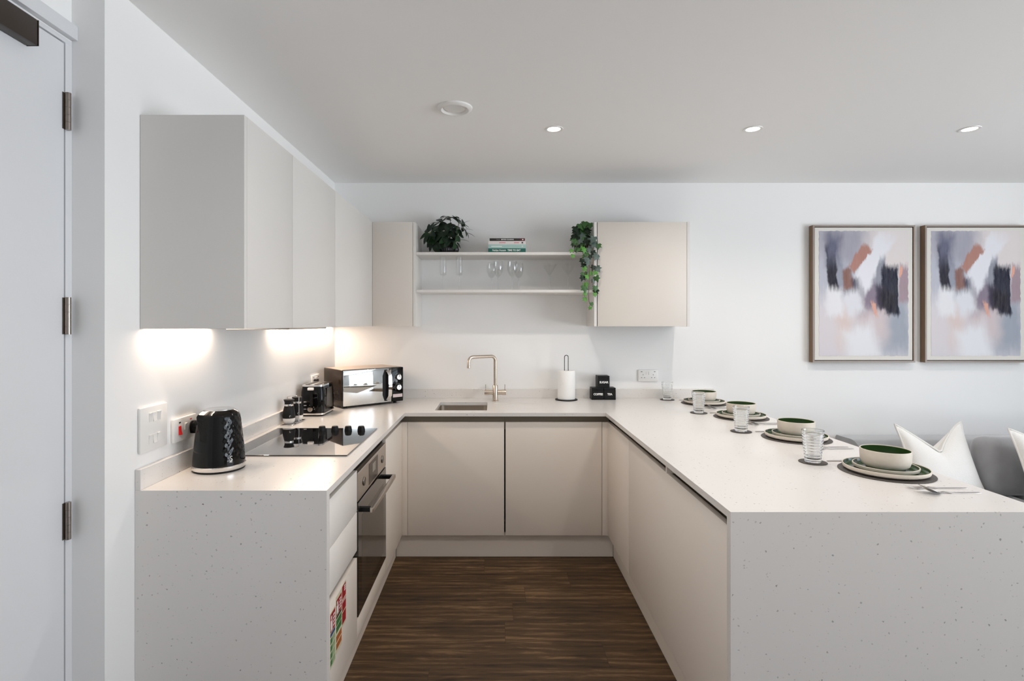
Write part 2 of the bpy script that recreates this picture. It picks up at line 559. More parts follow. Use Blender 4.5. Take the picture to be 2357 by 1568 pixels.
def lathe(bm, prof, seg=48, cx=0, cy=0, closed=False, mi=0, rfun=None, smooth_cap=True):
    """Revolve (r, z) points about the vertical at cx, cy. r = 0 ends become poles."""
    rings = []
    for r, z in prof:
        if r <= 1e-6:
            rings.append([bm.verts.new((cx, cy, z))])
        else:
            ring = []
            for i in range(seg):
                a = 2 * PI * i / seg
                rr = r if rfun is None else rfun(r, z, a)
                ring.append(bm.verts.new((cx + rr * math.cos(a), cy + rr * math.sin(a), z)))
            rings.append(ring)
    pairs = list(zip(rings, rings[1:]))
    if closed:
        pairs.append((rings[-1], rings[0]))
    for A, B in pairs:
        for i in range(seg):
            j = (i + 1) % seg
            if len(A) == 1 and len(B) == 1:
                continue
            if len(A) == 1:
                f = bm.faces.new((A[0], B[j], B[i]))
            elif len(B) == 1:
                f = bm.faces.new((A[i], A[j], B[0]))
            else:
                f = bm.faces.new((A[i], A[j], B[j], B[i]))
            f.material_index = mi
    return bm


def tube(bm, pts, r, seg=12, caps=True, mi=0):
    """A round bar along the points; r is a number or one number per point."""
    pts = [Vector(p) for p in pts]
    n = len(pts)
    rs = r if isinstance(r, (list, tuple)) else [r] * n
    rings = []
    t0 = (pts[1] - pts[0]).normalized()
    up = Vector((0, 0, 1)) if abs(t0.z) < 0.9 else Vector((1, 0, 0))
    u = t0.cross(up).normalized()
    for i, p in enumerate(pts):
        t = (pts[min(i + 1, n - 1)] - pts[max(i - 1, 0)]).normalized()
        u = (u - t * u.dot(t)).normalized()
        w = t.cross(u)
        rings.append([bm.verts.new(p + (u * math.cos(2 * PI * k / seg) + w * math.sin(2 * PI * k / seg)) * rs[i]) for k in range(seg)])
    for A, B in zip(rings, rings[1:]):
        for k in range(seg):
            j = (k + 1) % seg
            f = bm.faces.new((A[k], A[j], B[j], B[k]))
            f.material_index = mi
    if caps:
        bm.faces.new(list(reversed(rings[0]))).material_index = mi
        bm.faces.new(rings[-1]).material_index = mi
    return bm


def cyl(bm, c0, c1, r, seg=24, mi=0):
    return tube(bm, [c0, c1], r, seg, True, mi)


def arc(cx, cy, r, a0, a1, n):
    return [(cx + r * math.cos(a0 + (a1 - a0) * i / n), cy + r * math.sin(a0 + (a1 - a0) * i / n)) for i in range(n + 1)]


def prism(bm, poly, axis, a0, a1, mi=0):
    """Extrude a 2-D outline along an axis: x -> poly is (y, z), y -> (x, z), z -> (x, y)."""
    def P(p, a):
        return (a, p[0], p[1]) if axis == 'x' else (p[0], a, p[1]) if axis == 'y' else (p[0], p[1], a)
    A = [bm.verts.new(P(p, a0)) for p in poly]
    B = [bm.verts.new(P(p, a1)) for p in poly]
    n = len(poly)
    for i in range(n):
        j = (i + 1) % n
        bm.faces.new((A[i], A[j], B[j], B[i])).material_index = mi
    bm.faces.new(list(reversed(A))).material_index = mi
    bm.faces.new(B).material_index = mi
    return bm


def slab_cells(bm, xs, ys, top, zb):
    """A slab over a grid of cells; top(x, y) gives a cell's upper height or None where there is none."""
    nx, ny = len(xs) - 1, len(ys) - 1
    T = [[top((xs[i] + xs[i + 1]) / 2, (ys[j] + ys[j + 1]) / 2) for j in range(ny)] for i in range(nx)]
    cache = {}

    def V(x, y, z):
        k = (round(x, 5), round(y, 5), round(z, 5))
        if k not in cache:
            cache[k] = bm.verts.new((x, y, z))
        return cache[k]

    def get(i, j):
        return T[i][j] if 0 <= i < nx and 0 <= j < ny else None
    for i in range(nx):
        for j in range(ny):
            t = T[i][j]
            if t is None:
                continue
            x0, x1, y0, y1 = xs[i], xs[i + 1], ys[j], ys[j + 1]
            bm.faces.new([V(x0, y0, t), V(x1, y0, t), V(x1, y1, t), V(x0, y1, t)])
            bm.faces.new([V(x0, y1, zb), V(x1, y1, zb), V(x1, y0, zb), V(x0, y0, zb)])
            for di, dj, a, c in ((-1, 0, (x0, y1), (x0, y0)), (1, 0, (x1, y0), (x1, y1)), (0, -1, (x0, y0), (x1, y0)), (0, 1, (x1, y1), (x0, y1))):
                o = get(i + di, j + dj)
                lo = zb if o is None else o
                if lo < t - 1e-6:
                    bm.faces.new([V(*a, lo), V(*c, lo), V(*c, t), V(*a, t)])
    return bm


def part(name, bm, material, parent=None, label=None, local=False, smooth=35, kind=None):
    """Link one mesh object. World-space shapes are moved into the parent's frame unless local."""
    if isinstance(bm, bpy.types.Mesh):
        me = bm
        if parent is not None and not local:
            me.transform(Matrix.Translation(-ORIGIN[parent.name]))
    else:
        if parent is not None and not local:
            bmesh.ops.translate(bm, verts=bm.verts, vec=-ORIGIN[parent.name])
        bmesh.ops.recalc_face_normals(bm, faces=bm.faces)
        me = bpy.data.meshes.new(name)
        bm.to_mesh(me)
        bm.free()
    mats = material if isinstance(material, (list, tuple)) else [material]
    for m in mats:
        me.materials.append(m)
    for p in me.polygons:
        p.use_smooth = True
    me.set_sharp_from_angle(angle=R(smooth))
    o = bpy.data.objects.new(name, me)
    COL.objects.link(o)
    if parent is not None:
        o.parent = parent
        ORIGIN[o.name] = ORIGIN[parent.name] if not local else Vector((0, 0, 0))
    else:
        ORIGIN[o.name] = Vector((0, 0, 0))
    if label:
        o['label'] = label
    if kind:
        o['kind'] = kind
    return o


def thing(name, label, cat, loc=(0, 0, 0), rotz=0.0, group=None, local=False):
    o = bpy.data.objects.new(name, None)
    o.empty_display_size = 0.05
    COL.objects.link(o)
    o.location = loc
    o.rotation_euler = (0, 0, rotz)
    o['label'] = label
    o['category'] = cat
    if group:
        o['group'] = group
    ORIGIN[o.name] = Vector((0, 0, 0)) if local else Vector(loc)
    return o


def tag(o, label, cat, group=None):
    o['label'] = label
    o['category'] = cat
    if group:
        o['group'] = group
    return o


def struct(name, bm, material, smooth=35):
    return part(name, bm, material, kind='structure', smooth=smooth)


def children_of(o):
    return [c for c in COL.objects if c.parent == o]


def dup(root, loc, rotz=0.0, label=None, group=None):
    def cp(o, par):
        c = o.copy()
        COL.objects.link(c)
        c.parent = par
        ORIGIN[c.name] = Vector((0, 0, 0))
        for ch in children_of(o):
            cp(ch, c)
        return c
    r = cp(root, None)
    r.location = loc
    r.rotation_euler = (0, 0, rotz)
    if label:
        r['label'] = label
    if group:
        r['group'] = group
    return r


def bx(*a, **k):
    return box(bm_new(), *a, **k)


def text_mesh(body, size, matrix, extrude=0.0004, offset=0.0, spacing=1.0, align='CENTER', xscale=1.0):
    cu = bpy.data.curves.new('lettering', 'FONT')
    cu.body = body
    cu.size = size
    cu.extrude = extrude
    cu.offset = offset
    cu.space_character = spacing
    cu.align_x = align
    cu.align_y = 'CENTER'
    cu.resolution_u = 3
    o = bpy.data.objects.new('lettering', cu)
    COL.objects.link(o)
    dg = bpy.context.evaluated_depsgraph_get()
    me = bpy.data.meshes.new_from_object(o.evaluated_get(dg))
    bpy.data.objects.remove(o)
    bpy.data.curves.remove(cu)
    me.materials.clear()
    me.transform(matrix @ Matrix.Diagonal((xscale, 1, 1, 1)))
    return me


def facing_front(x, y, z):
    """Lettering that reads from the camera side (-y)."""
    return Matrix.Translation((x, y, z)) @ Matrix.Rotation(R(90), 4, 'X')


# ------------------------------------------------------------------ the room
XL, XE, YW = -1.172, -1.272, 4.033          # kitchen left wall, entrance door wall, back wall
YC = 1.649                                  # outside corner of the kitchen's left wall
struct('floor', bx(-1.6, WIN_X + 0.1, BACK_Y - 0.1, YW + 0.1, -0.08, 0.0), M['floor'])
struct('ceiling', bx(-1.6, WIN_X + 0.1, BACK_Y - 0.1, YW + 0.1, CEIL, CEIL + 0.1), M['ceiling'])
struct('wall_back', bx(-1.6, WIN_X + 0.1, YW + 0.0008, YW + 0.1, 0, CEIL), M['wall'])
struct('wall_left', bx(-1.45, XL - 0.0008, YC, YW, 0, CEIL), M['wall'])
bm = bm_new()                               # entrance wall around the door opening
DY0, DY1, DZ = 0.68, 1.624, 2.289
box(bm, -1.45, XE, BACK_Y, DY0, 0, CEIL)
box(bm, -1.45, XE, DY0, YC, DZ + 0.012, CEIL)
box(bm, -1.45, XE - 0.05, DY1 + 0.003, YC, 0, DZ + 0.012)
struct('wall_entrance', bm, M['wall'])
bm = bm_new()
box(bm, -0.0 + WIN_X, WIN_X + 0.1, BACK_Y, WIN_Y0, 0, CEIL)
box(bm, WIN_X, WIN_X + 0.1, WIN_Y1, YW, 0, CEIL)
box(bm, WIN_X, WIN_X + 0.1, WIN_Y0, WIN_Y1, 0, WIN_Z0)
box(bm, WIN_X, WIN_X + 0.1, WIN_Y0, WIN_Y1, WIN_Z1, CEIL)
struct('wall_right', bm, M['wall'])
struct('wall_front', bx(-1.6, WIN_X + 0.1, BACK_Y - 0.1, BACK_Y, 0, CEIL), M['wall'])

# entrance door with hinges and closer, jamb and head trim
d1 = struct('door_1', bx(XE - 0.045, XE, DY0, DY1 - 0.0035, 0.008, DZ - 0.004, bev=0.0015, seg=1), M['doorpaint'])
ORIGIN[d1.name] = Vector((0, 0, 0))
for zc in (2.085, 1.478, 0.87):
    hb = bm_new()
    segs = [(-0.055, -0.033), (-0.0325, -0.0115), (-0.011, 0.011), (0.0115, 0.0325), (0.033, 0.055)]
    for a, c in segs:
        cyl(hb, (XE + 0.008, DY1 + 0.001, zc + a), (XE + 0.008, DY1 + 0.001, zc + c), 0.0078, 20)
    h = part('hinge', hb, M['hinge'], d1, 'dull steel butt hinge with five knuckles')
    part('hinge_leaf', bx(XE - 0.001, XE + 0.0016, DY1 - 0.012, DY1 + 0.014, zc - 0.054, zc + 0.054), M['hinge'], h)
cl = part('door_closer', bx(XE, -1.239, 0.95, 1.488, 2.210, 2.281, bev=0.004), M['bronze'], d1, 'dark bronze door closer body')
part('end_cap', bx(XE, -1.2388, 1.4885, 1.491, 2.2105, 2.2805, bev=0.0005, seg=1), M['bronze'], cl)
bm = bm_new()
box(bm, XE - 0.05, XE + 0.001, DY1, YC, 0, DZ, bev=0.0008, seg=1)
box(bm, XE - 0.05, XE + 0.001, DY0, YC, DZ, DZ + 0.014, bev=0.0008, seg=1)
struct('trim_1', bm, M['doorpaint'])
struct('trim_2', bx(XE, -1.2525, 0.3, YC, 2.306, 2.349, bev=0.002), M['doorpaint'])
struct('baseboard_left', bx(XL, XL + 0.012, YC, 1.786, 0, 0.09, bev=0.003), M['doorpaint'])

# window on the unseen right side, seen only in reflections
bm = bm_new()
t = 0.05
for k in range(4):
    y = WIN_Y0 + (WIN_Y1 - WIN_Y0) * k / 3
    box(bm, WIN_X + 0.02, WIN_X + 0.08, max(WIN_Y0, y - t / 2), min(WIN_Y1, y + t / 2), WIN_Z0, WIN_Z1)
for z in (WIN_Z0, WIN_Z1 - t):
    box(bm, WIN_X + 0.02, WIN_X + 0.08, WIN_Y0, WIN_Y1, z, z + t)
struct('window_1', bm, M['doorpaint'])

# ------------------------------------------------------------------ worktop
CT, CB = 0.910, 0.888                        # worktop upper and lower faces
LX, RX, PX = -0.546, 0.6845, 1.613           # inner edges of the two arms, outer edge of the peninsula
FL, FR, FB = 1.787, 1.583, 3.35               # front ends of left arm and peninsula, front edge of back run
SX0, SX1, SY0, SY1 = -0.372, -0.045, 3.447, 3.812
gx = [0.02 + 0.0 * k for k in range(1)]
groove_y = [3.50 + 0.052 * k for k in range(6)]
xs = sorted({XL, SX0, SX1, LX, RX, PX, 0.0, 0.315})
ys = {FR, FL, FB, SY0, SY1, YW}
for g in groove_y:
    ys |= {round(g, 4), round(g + 0.006, 4)}
ys = sorted(ys)


def top(x, y):
    if SX0 < x < SX1 and SY0 < y < SY1:
        return None
    if x < LX:
        ok = y > FL
    elif x < RX:
        ok = y > FB
    else:
        ok = y > FR
    if not ok:
        return None
    if 0.0 < x < 0.315:
        for g in groove_y:
            if g < y < g + 0.006:
                return CT - 0.0018
    return CT


wt = tag(part('worktop', slab_cells(bm_new(), xs, ys, top, CB), M['quartz']),
         'U-shaped white speckled quartz worktop with waterfall ends', 'worktop')
part('waterfall_panel', bx(XL, LX, FL, FL + 0.03, 0, CB), M['quartz'], wt)
part('waterfall_panel', bx(RX, PX, FR, FR + 0.026, 0, CB), M['quartz'], wt)
part('upstand', bx(XL, XL + 0.018, FL, YW, CT, 0.978, bev=0.0012, seg=1), M['quartz'], wt)
part('upstand', bx(XL + 0.018, PX, YW - 0.02, YW, CT, 0.978, bev=0.0012, seg=1), M['quartz'], wt)

# ------------------------------------------------------------------ base units
DL, DR, DB = -0.566, 0.702, 3.37             # door planes: left arm, peninsula, back run
ZB, ZT = 0.152, 0.849
BV = 0.0012


def cabinet(label, loc):
    return thing('base_cabinet', label, 'cabinet', loc)


# left arm: drawer unit, oven housing, corner unit
c = cabinet('pale base unit of two drawers above a stickered door, left of the oven', (-0.86, 2.04, ZB))
part('carcass', bx(XL + 0.01, DL - 0.040, 1.8175, 2.262, ZB, CB - 0.001), M['cabinet_base'], c)
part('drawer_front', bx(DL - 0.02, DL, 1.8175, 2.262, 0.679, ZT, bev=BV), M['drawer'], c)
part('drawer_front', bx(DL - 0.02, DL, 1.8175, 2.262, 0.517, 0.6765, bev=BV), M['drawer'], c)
part('door', bx(DL - 0.02, DL, 1.8175, 2.262, ZB, 0.488, bev=BV), M['cabinet_base'], c)
part('handle_channel', bx(DL - 0.039, DL - 0.036, 1.8175, 2.262, 0.44, 0.56), M['black'], c)
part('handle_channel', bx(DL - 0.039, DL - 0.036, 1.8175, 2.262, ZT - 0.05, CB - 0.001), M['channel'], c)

c = cabinet('pale oven housing panel below the built-in oven', (-0.86, 2.56, ZB))
part('carcass', bx(XL + 0.01, DL - 0.040, 2.265, 2.859, ZB, 0.231), M['cabinet_base'], c)
part('panel', bx(DL - 0.02, DL, 2.265, 2.859, ZB, 0.231, bev=BV), M['cabinet_base'], c)
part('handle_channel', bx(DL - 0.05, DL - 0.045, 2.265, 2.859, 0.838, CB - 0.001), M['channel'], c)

c = cabinet('tall pale base unit door in the corner right of the oven', (-0.86, 3.12, ZB))
part('carcass', bx(XL + 0.01, DL - 0.040, 2.862, 3.99, ZB, CB - 0.001), M['cabinet_base'], c)
part('door', bx(DL - 0.02, DL, 2.862, DB + 0.02, ZB, ZT, bev=BV), M['cabinet_base'], c)
part('corner_post', bx(DL, -0.5335, DB, DB + 0.02, ZB, ZT, bev=BV), M['cabinet_base'], c)
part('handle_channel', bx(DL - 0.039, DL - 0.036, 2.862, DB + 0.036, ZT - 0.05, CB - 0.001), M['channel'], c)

# back run: two doors
c = cabinet('back base unit under the sink, left of the dark gap', (-0.233, 3.7, ZB))
part('carcass', bx(-0.53, 0.0625, DB + 0.040, 3.43, ZB, CB - 0.001), M['matt_black'], c)
part('door', bx(-0.5315, 0.0625, DB, DB + 0.02, ZB, ZT, bev=BV), M['cabinet_base'], c)
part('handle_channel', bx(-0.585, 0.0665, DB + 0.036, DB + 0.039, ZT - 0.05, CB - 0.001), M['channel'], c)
c = cabinet('back base unit door right of the dark gap, below the drainer', (0.367, 3.7, ZB))
part('carcass', bx(0.072, 0.664, DB + 0.040, 4.0, ZB, CB - 0.001), M['matt_black'], c)
part('door', bx(0.0715, 0.6645, DB, DB + 0.02, ZB, ZT, bev=BV), M['cabinet_base'], c)
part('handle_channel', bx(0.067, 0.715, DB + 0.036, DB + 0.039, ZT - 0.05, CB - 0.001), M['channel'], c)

# peninsula
c = cabinet('narrow peninsula base unit door beside the back corner', (1.0, 3.1, ZB))
part('carcass', bx(DR + 0.046, 1.28, 2.852, 3.99, ZB, CB - 0.001), M['cabinet_base'], c)
part('door', bx(DR, DR + 0.02, 2.8515, DB + 0.02, ZB, ZT, bev=BV), M['cabinet_base'], c)
part('corner_post', bx(0.667, DR, DB, DB + 0.02, ZB, ZT, bev=BV), M['cabinet_base'], c)
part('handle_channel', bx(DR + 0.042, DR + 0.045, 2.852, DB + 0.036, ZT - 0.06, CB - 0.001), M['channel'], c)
c = cabinet('wide plain peninsula base unit front running to the waterfall end', (1.0, 2.2, ZB))
part('carcass', bx(DR + 0.046, 1.28, 1.612, 2.849, ZB, CB - 0.001), M['cabinet_base'], c)
part('door', bx(DR, DR + 0.02, 1.612, 2.8485, ZB, ZT, bev=BV), M['cabinet_base'], c)
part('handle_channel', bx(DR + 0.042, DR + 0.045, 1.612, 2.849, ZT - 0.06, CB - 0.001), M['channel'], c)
part('channel_divider', bx(DR - 0.002, DR + 0.0415, 2.215, 2.233, ZT, CB - 0.001), M['cabinet_base'], c)

for (a, lab) in (((-0.632, -0.612, 1.8177, 3.419, 0, 0.149), 'cashmere plinth under the left run below the oven'),
                 ((-0.611, 0.744, 3.42, 3.44, 0, 0.149), 'cashmere plinth under the back run facing the camera'),
                 ((0.745, 0.765, 1.612, 3.419, 0, 0.149), 'cashmere plinth along the foot of the peninsula')):
    tag(part('plinth', bx(*a, bev=0.001, seg=1), M['cabinet_base']), lab, 'plinth', 'plinths under the base units')
tag(part('peninsula_back_panel', bx(1.285, 1.303, 1.612, 4.03, 0.0, CB - 0.001), M['cabinet_base']),
    'cashmere back panel under the breakfast bar overhang', 'panel')

# ------------------------------------------------------------------ oven
ov = thing('oven', 'built-in oven with steel control panel and smoked glass door', 'oven', (-0.85, 2.562, 0.235))
OY0, OY1 = 2.268, 2.856
part('casing', bx(-1.12, DL - 0.021, OY0 + 0.01, OY1 - 0.01, 0.235, 0.834), M['matt_black'], ov)
cp = part('control_panel', bx(DL - 0.02, DL + 0.002, OY0, OY1, 0.716, 0.835, bev=0.0015, seg=1), M['steel'], ov)
dsp = part('display', bx(DL + 0.002, DL + 0.0028, 2.468, 2.656, 0.727, 0.822), M['dark_body'], ov)
part('screen', bx(DL + 0.0028, DL + 0.0032, 2.54, 2.605, 0.765, 0.805), mat('grey_clock_screen', (0.30, 0.27, 0.23), 0.3), dsp)
for yy in (2.375, 2.762):
    kb = part('knob', cyl(bm_new(), (DL + 0.002, yy, 0.772), (DL + 0.006, yy, 0.772), 0.018), M['dark_body'], ov)
    part('knob_ring', tube(bm_new(), [(DL + 0.0045, yy + 0.019 * math.cos(t * PI / 12), 0.772 + 0.019 * math.sin(t * PI / 12)) for t in range(25)], 0.001, 6, False), M['steel'], kb)
dg_ = part('door_glass', bx(DL - 0.02, DL + 0.003, OY0 + 0.002, OY1 - 0.002, 0.236, 0.708, bev=0.0015, seg=1), M['oven_glass'], ov)
part('door_window', bx(DL + 0.003, DL + 0.0033, OY0 + 0.065, OY1 - 0.065, 0.29, 0.64), mat('brown_oven_window', (0.055, 0.042, 0.03), 0.05, spec=0.8), dg_)
hd = part('handle', bx(-0.522, -0.506, OY0 + 0.035, OY1 - 0.035, 0.660, 0.681, bev=0.002), M['steel'], ov)
for yy in (OY0 + 0.036, OY1 - 0.062):
    part('handle_bracket', bx(DL + 0.002, -0.5222, yy, yy + 0.026, 0.662, 0.680, bev=0.002), M['matt_black'], hd)

# ------------------------------------------------------------------ fire safety stickers on the lower door
def sticker(y0, y1, z0, z1, label, blocks):
    X = DL + 0.0006
    s = thing('safety_sticker', label, 'sticker', (X, (y0 + y1) / 2, z0), group='fire safety stickers')
    part('backing', bx(DL, X, y0, y1, z0, z1), M['st_cream'], s)
    w, h = y1 - y0, z1 - z0
    for nm, m, u0, u1, v0, v1, lv in blocks:
        part(nm, bx(X, X + 0.0003 * lv, y0 + u0 * w, y0 + u1 * w, z0 + v0 * h, z0 + v1 * h), M[m], s)
    return s


def icon_blocks(v0, v1):
    h = v1 - v0
    out = [('red_panel', 'st_red', 0.05, 0.95, v0, v1, 1)]
    out += [('extinguisher_symbol', 'text_white', 0.12, 0.42, v0 + 0.08 * h, v0 + 0.62 * h, 2), ('extinguisher_symbol', 'text_white', 0.18, 0.36, v0 + 0.68 * h, v0 + 0.86 * h, 2)]
    for k in range(4):
        out.append(('flame_symbol', 'text_white', 0.58, 0.86, v0 + (0.14 + 0.19 * k) * h, v0 + (0.24 + 0.19 * k) * h, 2))
    return out


sticker(1.889, 1.951, 0.258, 0.452, 'fire safety sticker nearest the white end panel, green lower half',
        icon_blocks(0.64, 0.97) + [('blue_band', 'st_blue', 0.05, 0.95, 0.56, 0.625, 1)] +
        [('green_row', 'st_pale', 0.05, 0.95, 0.04 + 0.13 * k, 0.15 + 0.13 * k, 1) for k in range(4)] +
        [('green_symbol', 'st_green', 0.08, 0.36, 0.05 + 0.13 * k, 0.14 + 0.13 * k, 2) for k in range(4)])
sticker(1.958, 2.033, 0.268, 0.474, 'middle fire safety sticker with green then orange rows',
        icon_blocks(0.66, 0.93) + [('dark_band', 'st_dark', 0.05, 0.95, 0.605, 0.65, 1)] +
        [('green_row', 'st_green', 0.05, 0.95, 0.36 + 0.12 * k, 0.465 + 0.12 * k, 1) for k in range(2)] +
        [('orange_row', 'st_orange', 0.05, 0.95, 0.07 + 0.13 * k, 0.175 + 0.13 * k, 1) for k in range(2)])
sticker(2.036, 2.09, 0.322, 0.478, 'all-red fire safety sticker nearest the oven',
        [('red_panel', 'st_red', 0.05, 0.97, 0.66, 0.97, 1), ('red_panel', 'st_red', 0.05, 0.97, 0.36, 0.63, 1), ('red_panel', 'st_red', 0.05, 0.97, 0.06, 0.33, 1)] +
        [('white_mark', 'text_white', 0.55, 0.85, 0.80 + 0.05 * k, 0.83 + 0.05 * k, 2) for k in range(3)] +
        [('white_mark', 'text_white', 0.1, 0.9, 0.575 + 0.03 * k, 0.585 + 0.03 * k, 2) for k in range(2)])

# ------------------------------------------------------------------ hob
HX0, HX1, HY0, HY1 = -1.119, -0.604, 2.249, 2.833
hb = thing('hob', 'black ceramic glass hob set in the left worktop', 'hob', ((HX0 + HX1) / 2, (HY0 + HY1) / 2, CT))
part('glass_plate', bx(HX0, HX1, HY0, HY1, CT, CT + 0.005, bev=0.001, seg=1), M['hob'], hb)
for px in (741.5, 771, 801.5, 831.5):
    x = (px - 1137) * 2.765 / 1260
    bmk = lathe(bm_new(), [(0, CT + 0.005), (0.019, CT + 0.005), (0.0195, CT + 0.009), (0.016, CT + 0.025), (0.0135, CT + 0.0285), (0, CT + 0.029)], 10, x, 2.765)
    k = part('knob', bmk, M['matt_black'], hb, smooth=20)

# ------------------------------------------------------------------ kettle
K = thing('kettle', 'glossy black electric kettle with silver base rim and diamond facets', 'kettle', (-1.035, 2.062, CT))


def kettle_r(r, z, a):
    zz = z - CT
    w = max(0.0, 1 - abs(((a - R(350) + PI) % (2 * PI)) - PI) / R(52))
    vz = max(0.0, min(1.0, (zz - 0.045) / 0.02)) * max(0.0, min(1.0, (0.205 - zz) / 0.02))
    if w > 0 and vz > 0:
        u = (a * 0.085) / 0.024
        v = zz / 0.033
        p = abs((u + v) % 1 - 0.5) + abs((u - v) % 1 - 0.5)
        r += (p - 0.5) * 0.0015 * min(1, w * 6) * vz
    # pouring beak on the near left
    sp = max(0.0, 1 - abs(((a - R(238) + PI) % (2 * PI)) - PI) / R(26))
    r += 0.016 * sp * sp * max(0.0, min(1.0, (zz - 0.13) / 0.075)) ** 1.5
    return r


prof = []
for i in range(97):
    t = i / 96
    z = 0.022 + 0.198 * t
    r = 0.0905 - 0.0205 * t ** 1.25 - 0.0155 * max(0, (t - 0.88) / 0.12) ** 2.6
    prof.append((r, CT + z))
prof += [(0.050, CT + 0.2225), (0, CT + 0.2225)]
part('body', lathe(bm_new(), [(0, CT + 0.022)] + prof, 264, -1.035, 2.062, rfun=kettle_r), M['gloss_black'], K, smooth=14)
part('base_rim', lathe(bm_new(), [(0, CT + 0.007), (0.0915, CT + 0.007), (0.0925, CT + 0.010), (0.0925, CT + 0.020), (0.0905, CT + 0.0222), (0, CT + 0.0222)], 64, -1.035, 2.062), M['chrome'], K)
part('power_base', lathe(bm_new(), [(0, CT), (0.089, CT), (0.0905, CT + 0.003), (0.089, CT + 0.0068), (0, CT + 0.0068)], 64, -1.035, 2.062), M['matt_black'], K)
part('lid', lathe(bm_new(), [(0.0515, CT + 0.2222), (0.051, CT + 0.2245), (0.0475, CT + 0.2255), (0.042, CT + 0.2243), (0, CT + 0.2252)], 64, -1.035, 2.062), M['chrome'], K, 'brushed silver lid')
part('handle', tube(bm_new(), [(-1.035 - 0.38 * q, 2.062 + 0.925 * q, CT + h) for q, h in ((0.05, 0.205), (0.085, 0.207), (0.116, 0.185), (0.122, 0.13), (0.105, 0.06), (0.086, 0.05))], 0.011, 12), M['gloss_black'], K)
# small bird-like emblem low on the front right
a = R(322)
em = bm_new()
pts = [(0.004, 0.010), (0.001, 0.012), (-0.003, 0.010), (-0.004, 0.007), (0.000, 0.004), (0.004, 0.001), (0.005, -0.003), (0.002, -0.007), (-0.003, -0.007), (-0.005, -0.004)]
Mx = Matrix.Translation((-1.035 + 0.0905 * math.cos(a), 2.062 + 0.0905 * math.sin(a), CT + 0.047)) @ Matrix.Rotation(a + PI / 2, 4, 'Z')
tube(em, [Mx @ Vector((p[0], 0, p[1])) for p in pts], 0.0011, 6)
tube(em, [Mx @ Vector((p[0] * 0.55 - 0.001, -0.0003, p[1] * 0.5 - 0.002)) for p in pts[4:]], 0.0009, 6)
tube(em, [Mx @ Vector((-0.006, 0, -0.0095)), Mx @ Vector((0.0, 0, -0.0105)), Mx @ Vector((0.005, 0, -0.0095))], 0.0008, 6)
part('emblem', em, M['text_white'], K, 'small white bird-shaped emblem')
# cord and plug into the cooker socket
bm = bm_new()
cord = [(-1.142, 2.107, 1.022), (-1.139, 2.107, 0.995), (-1.137, 2.112, 0.955), (-1.139, 2.118, 0.925), (-1.134, 2.118, CT + 0.004), (-1.115, 2.11, CT + 0.0036), (-1.10, 2.10, CT + 0.0036)]
tube(bm, cord, 0.0034, 10)
part('power_cord', bm, M['matt_black'], K)
bm = bm_new()
poly = [(2.107 + p[0], 1.058 + p[1]) for p in ((-0.02, -0.022), (-0.024, 0.0), (-0.02, 0.018), (-0.008, 0.026), (0.008, 0.026), (0.02, 0.018), (0.024, 0.0), (0.02, -0.022))]
prism(bm, poly, 'x', -1.1599, -1.129)
bmesh.ops.bevel(bm, geom=bm.edges[:], offset=0.004, segments=2, profile=0.5, affect='EDGES')
tube(bm, [(-1.142, 2.107, 1.04), (-1.142, 2.107, 1.012)], [0.008, 0.0055], 12)
part('plug', bm, M['gloss_black'], K)

# ------------------------------------------------------------------ wall switches and sockets
W0 = XL
sw = thing('light_switch_plate', 'large white square plate of six rocker switches on left wall', 'light switch', (W0, 1.875, 1.1))
part('plate', bx(W0, W0 + 0.009, 1.80, 1.95, 1.025, 1.175, bev=0.0025), M['white_plastic'], sw)
for zc in (1.138, 1.064):
    for k, yc in enumerate((1.853, 1.876, 1.899)):
        bm = bm_new()
        up = 1 if k != 1 else -1
        prism(bm, [(W0 + 0.009, zc - 0.015), (W0 + 0.009, zc + 0.015), (W0 + 0.0105 + 0.003 * (up > 0), zc + 0.015), (W0 + 0.0105, zc), (W0 + 0.0105 + 0.003 * (up < 0), zc - 0.015)], 'y', yc - 0.009, yc + 0.009)
        part('rocker', bm, M['white_plastic'], sw)
        part('rocker_gap', bx(W0 + 0.009, W0 + 0.0093, yc + 0.0092, yc + 0.0103, zc - 0.0155, zc + 0.0155), M['ring'], sw)

ck = thing('cooker_switch', 'white double plate with red cooker switch and plugged-in socket', 'socket', (W0, 2.06, 1.06))
part('plate', bx(W0, W0 + 0.012, 1.985, 2.135, 1.02, 1.106, bev=0.003), M['white_plastic'], ck)
prs = [(W0 + 0.012, 1.045), (W0 + 0.012, 1.077), (W0 + 0.0145, 1.077), (W0 + 0.0155, 1.06), (W0 + 0.019, 1.045)]
part('rocker', prism(bm_new(), prs, 'y', 2.013, 2.027), M['red_plastic'], ck, 'red cooker rocker switch')
part('rocker', prism(bm_new(), [(W0 + 0.012, 1.058), (W0 + 0.012, 1.082), (W0 + 0.018, 1.082), (W0 + 0.0145, 1.07), (W0 + 0.0145, 1.058)], 'y', 2.052, 2.066), M['white_plastic'], ck)
part('indicator', bx(W0 + 0.012, W0 + 0.0128, 2.015, 2.027, 1.087, 1.092), M['black'], ck, 'dark unlit indicator')
part('indicator', bx(W0 + 0.012, W0 + 0.0128, 2.089, 2.101, 1.089, 1.094), M['red_plastic'], ck, 'red indicator')


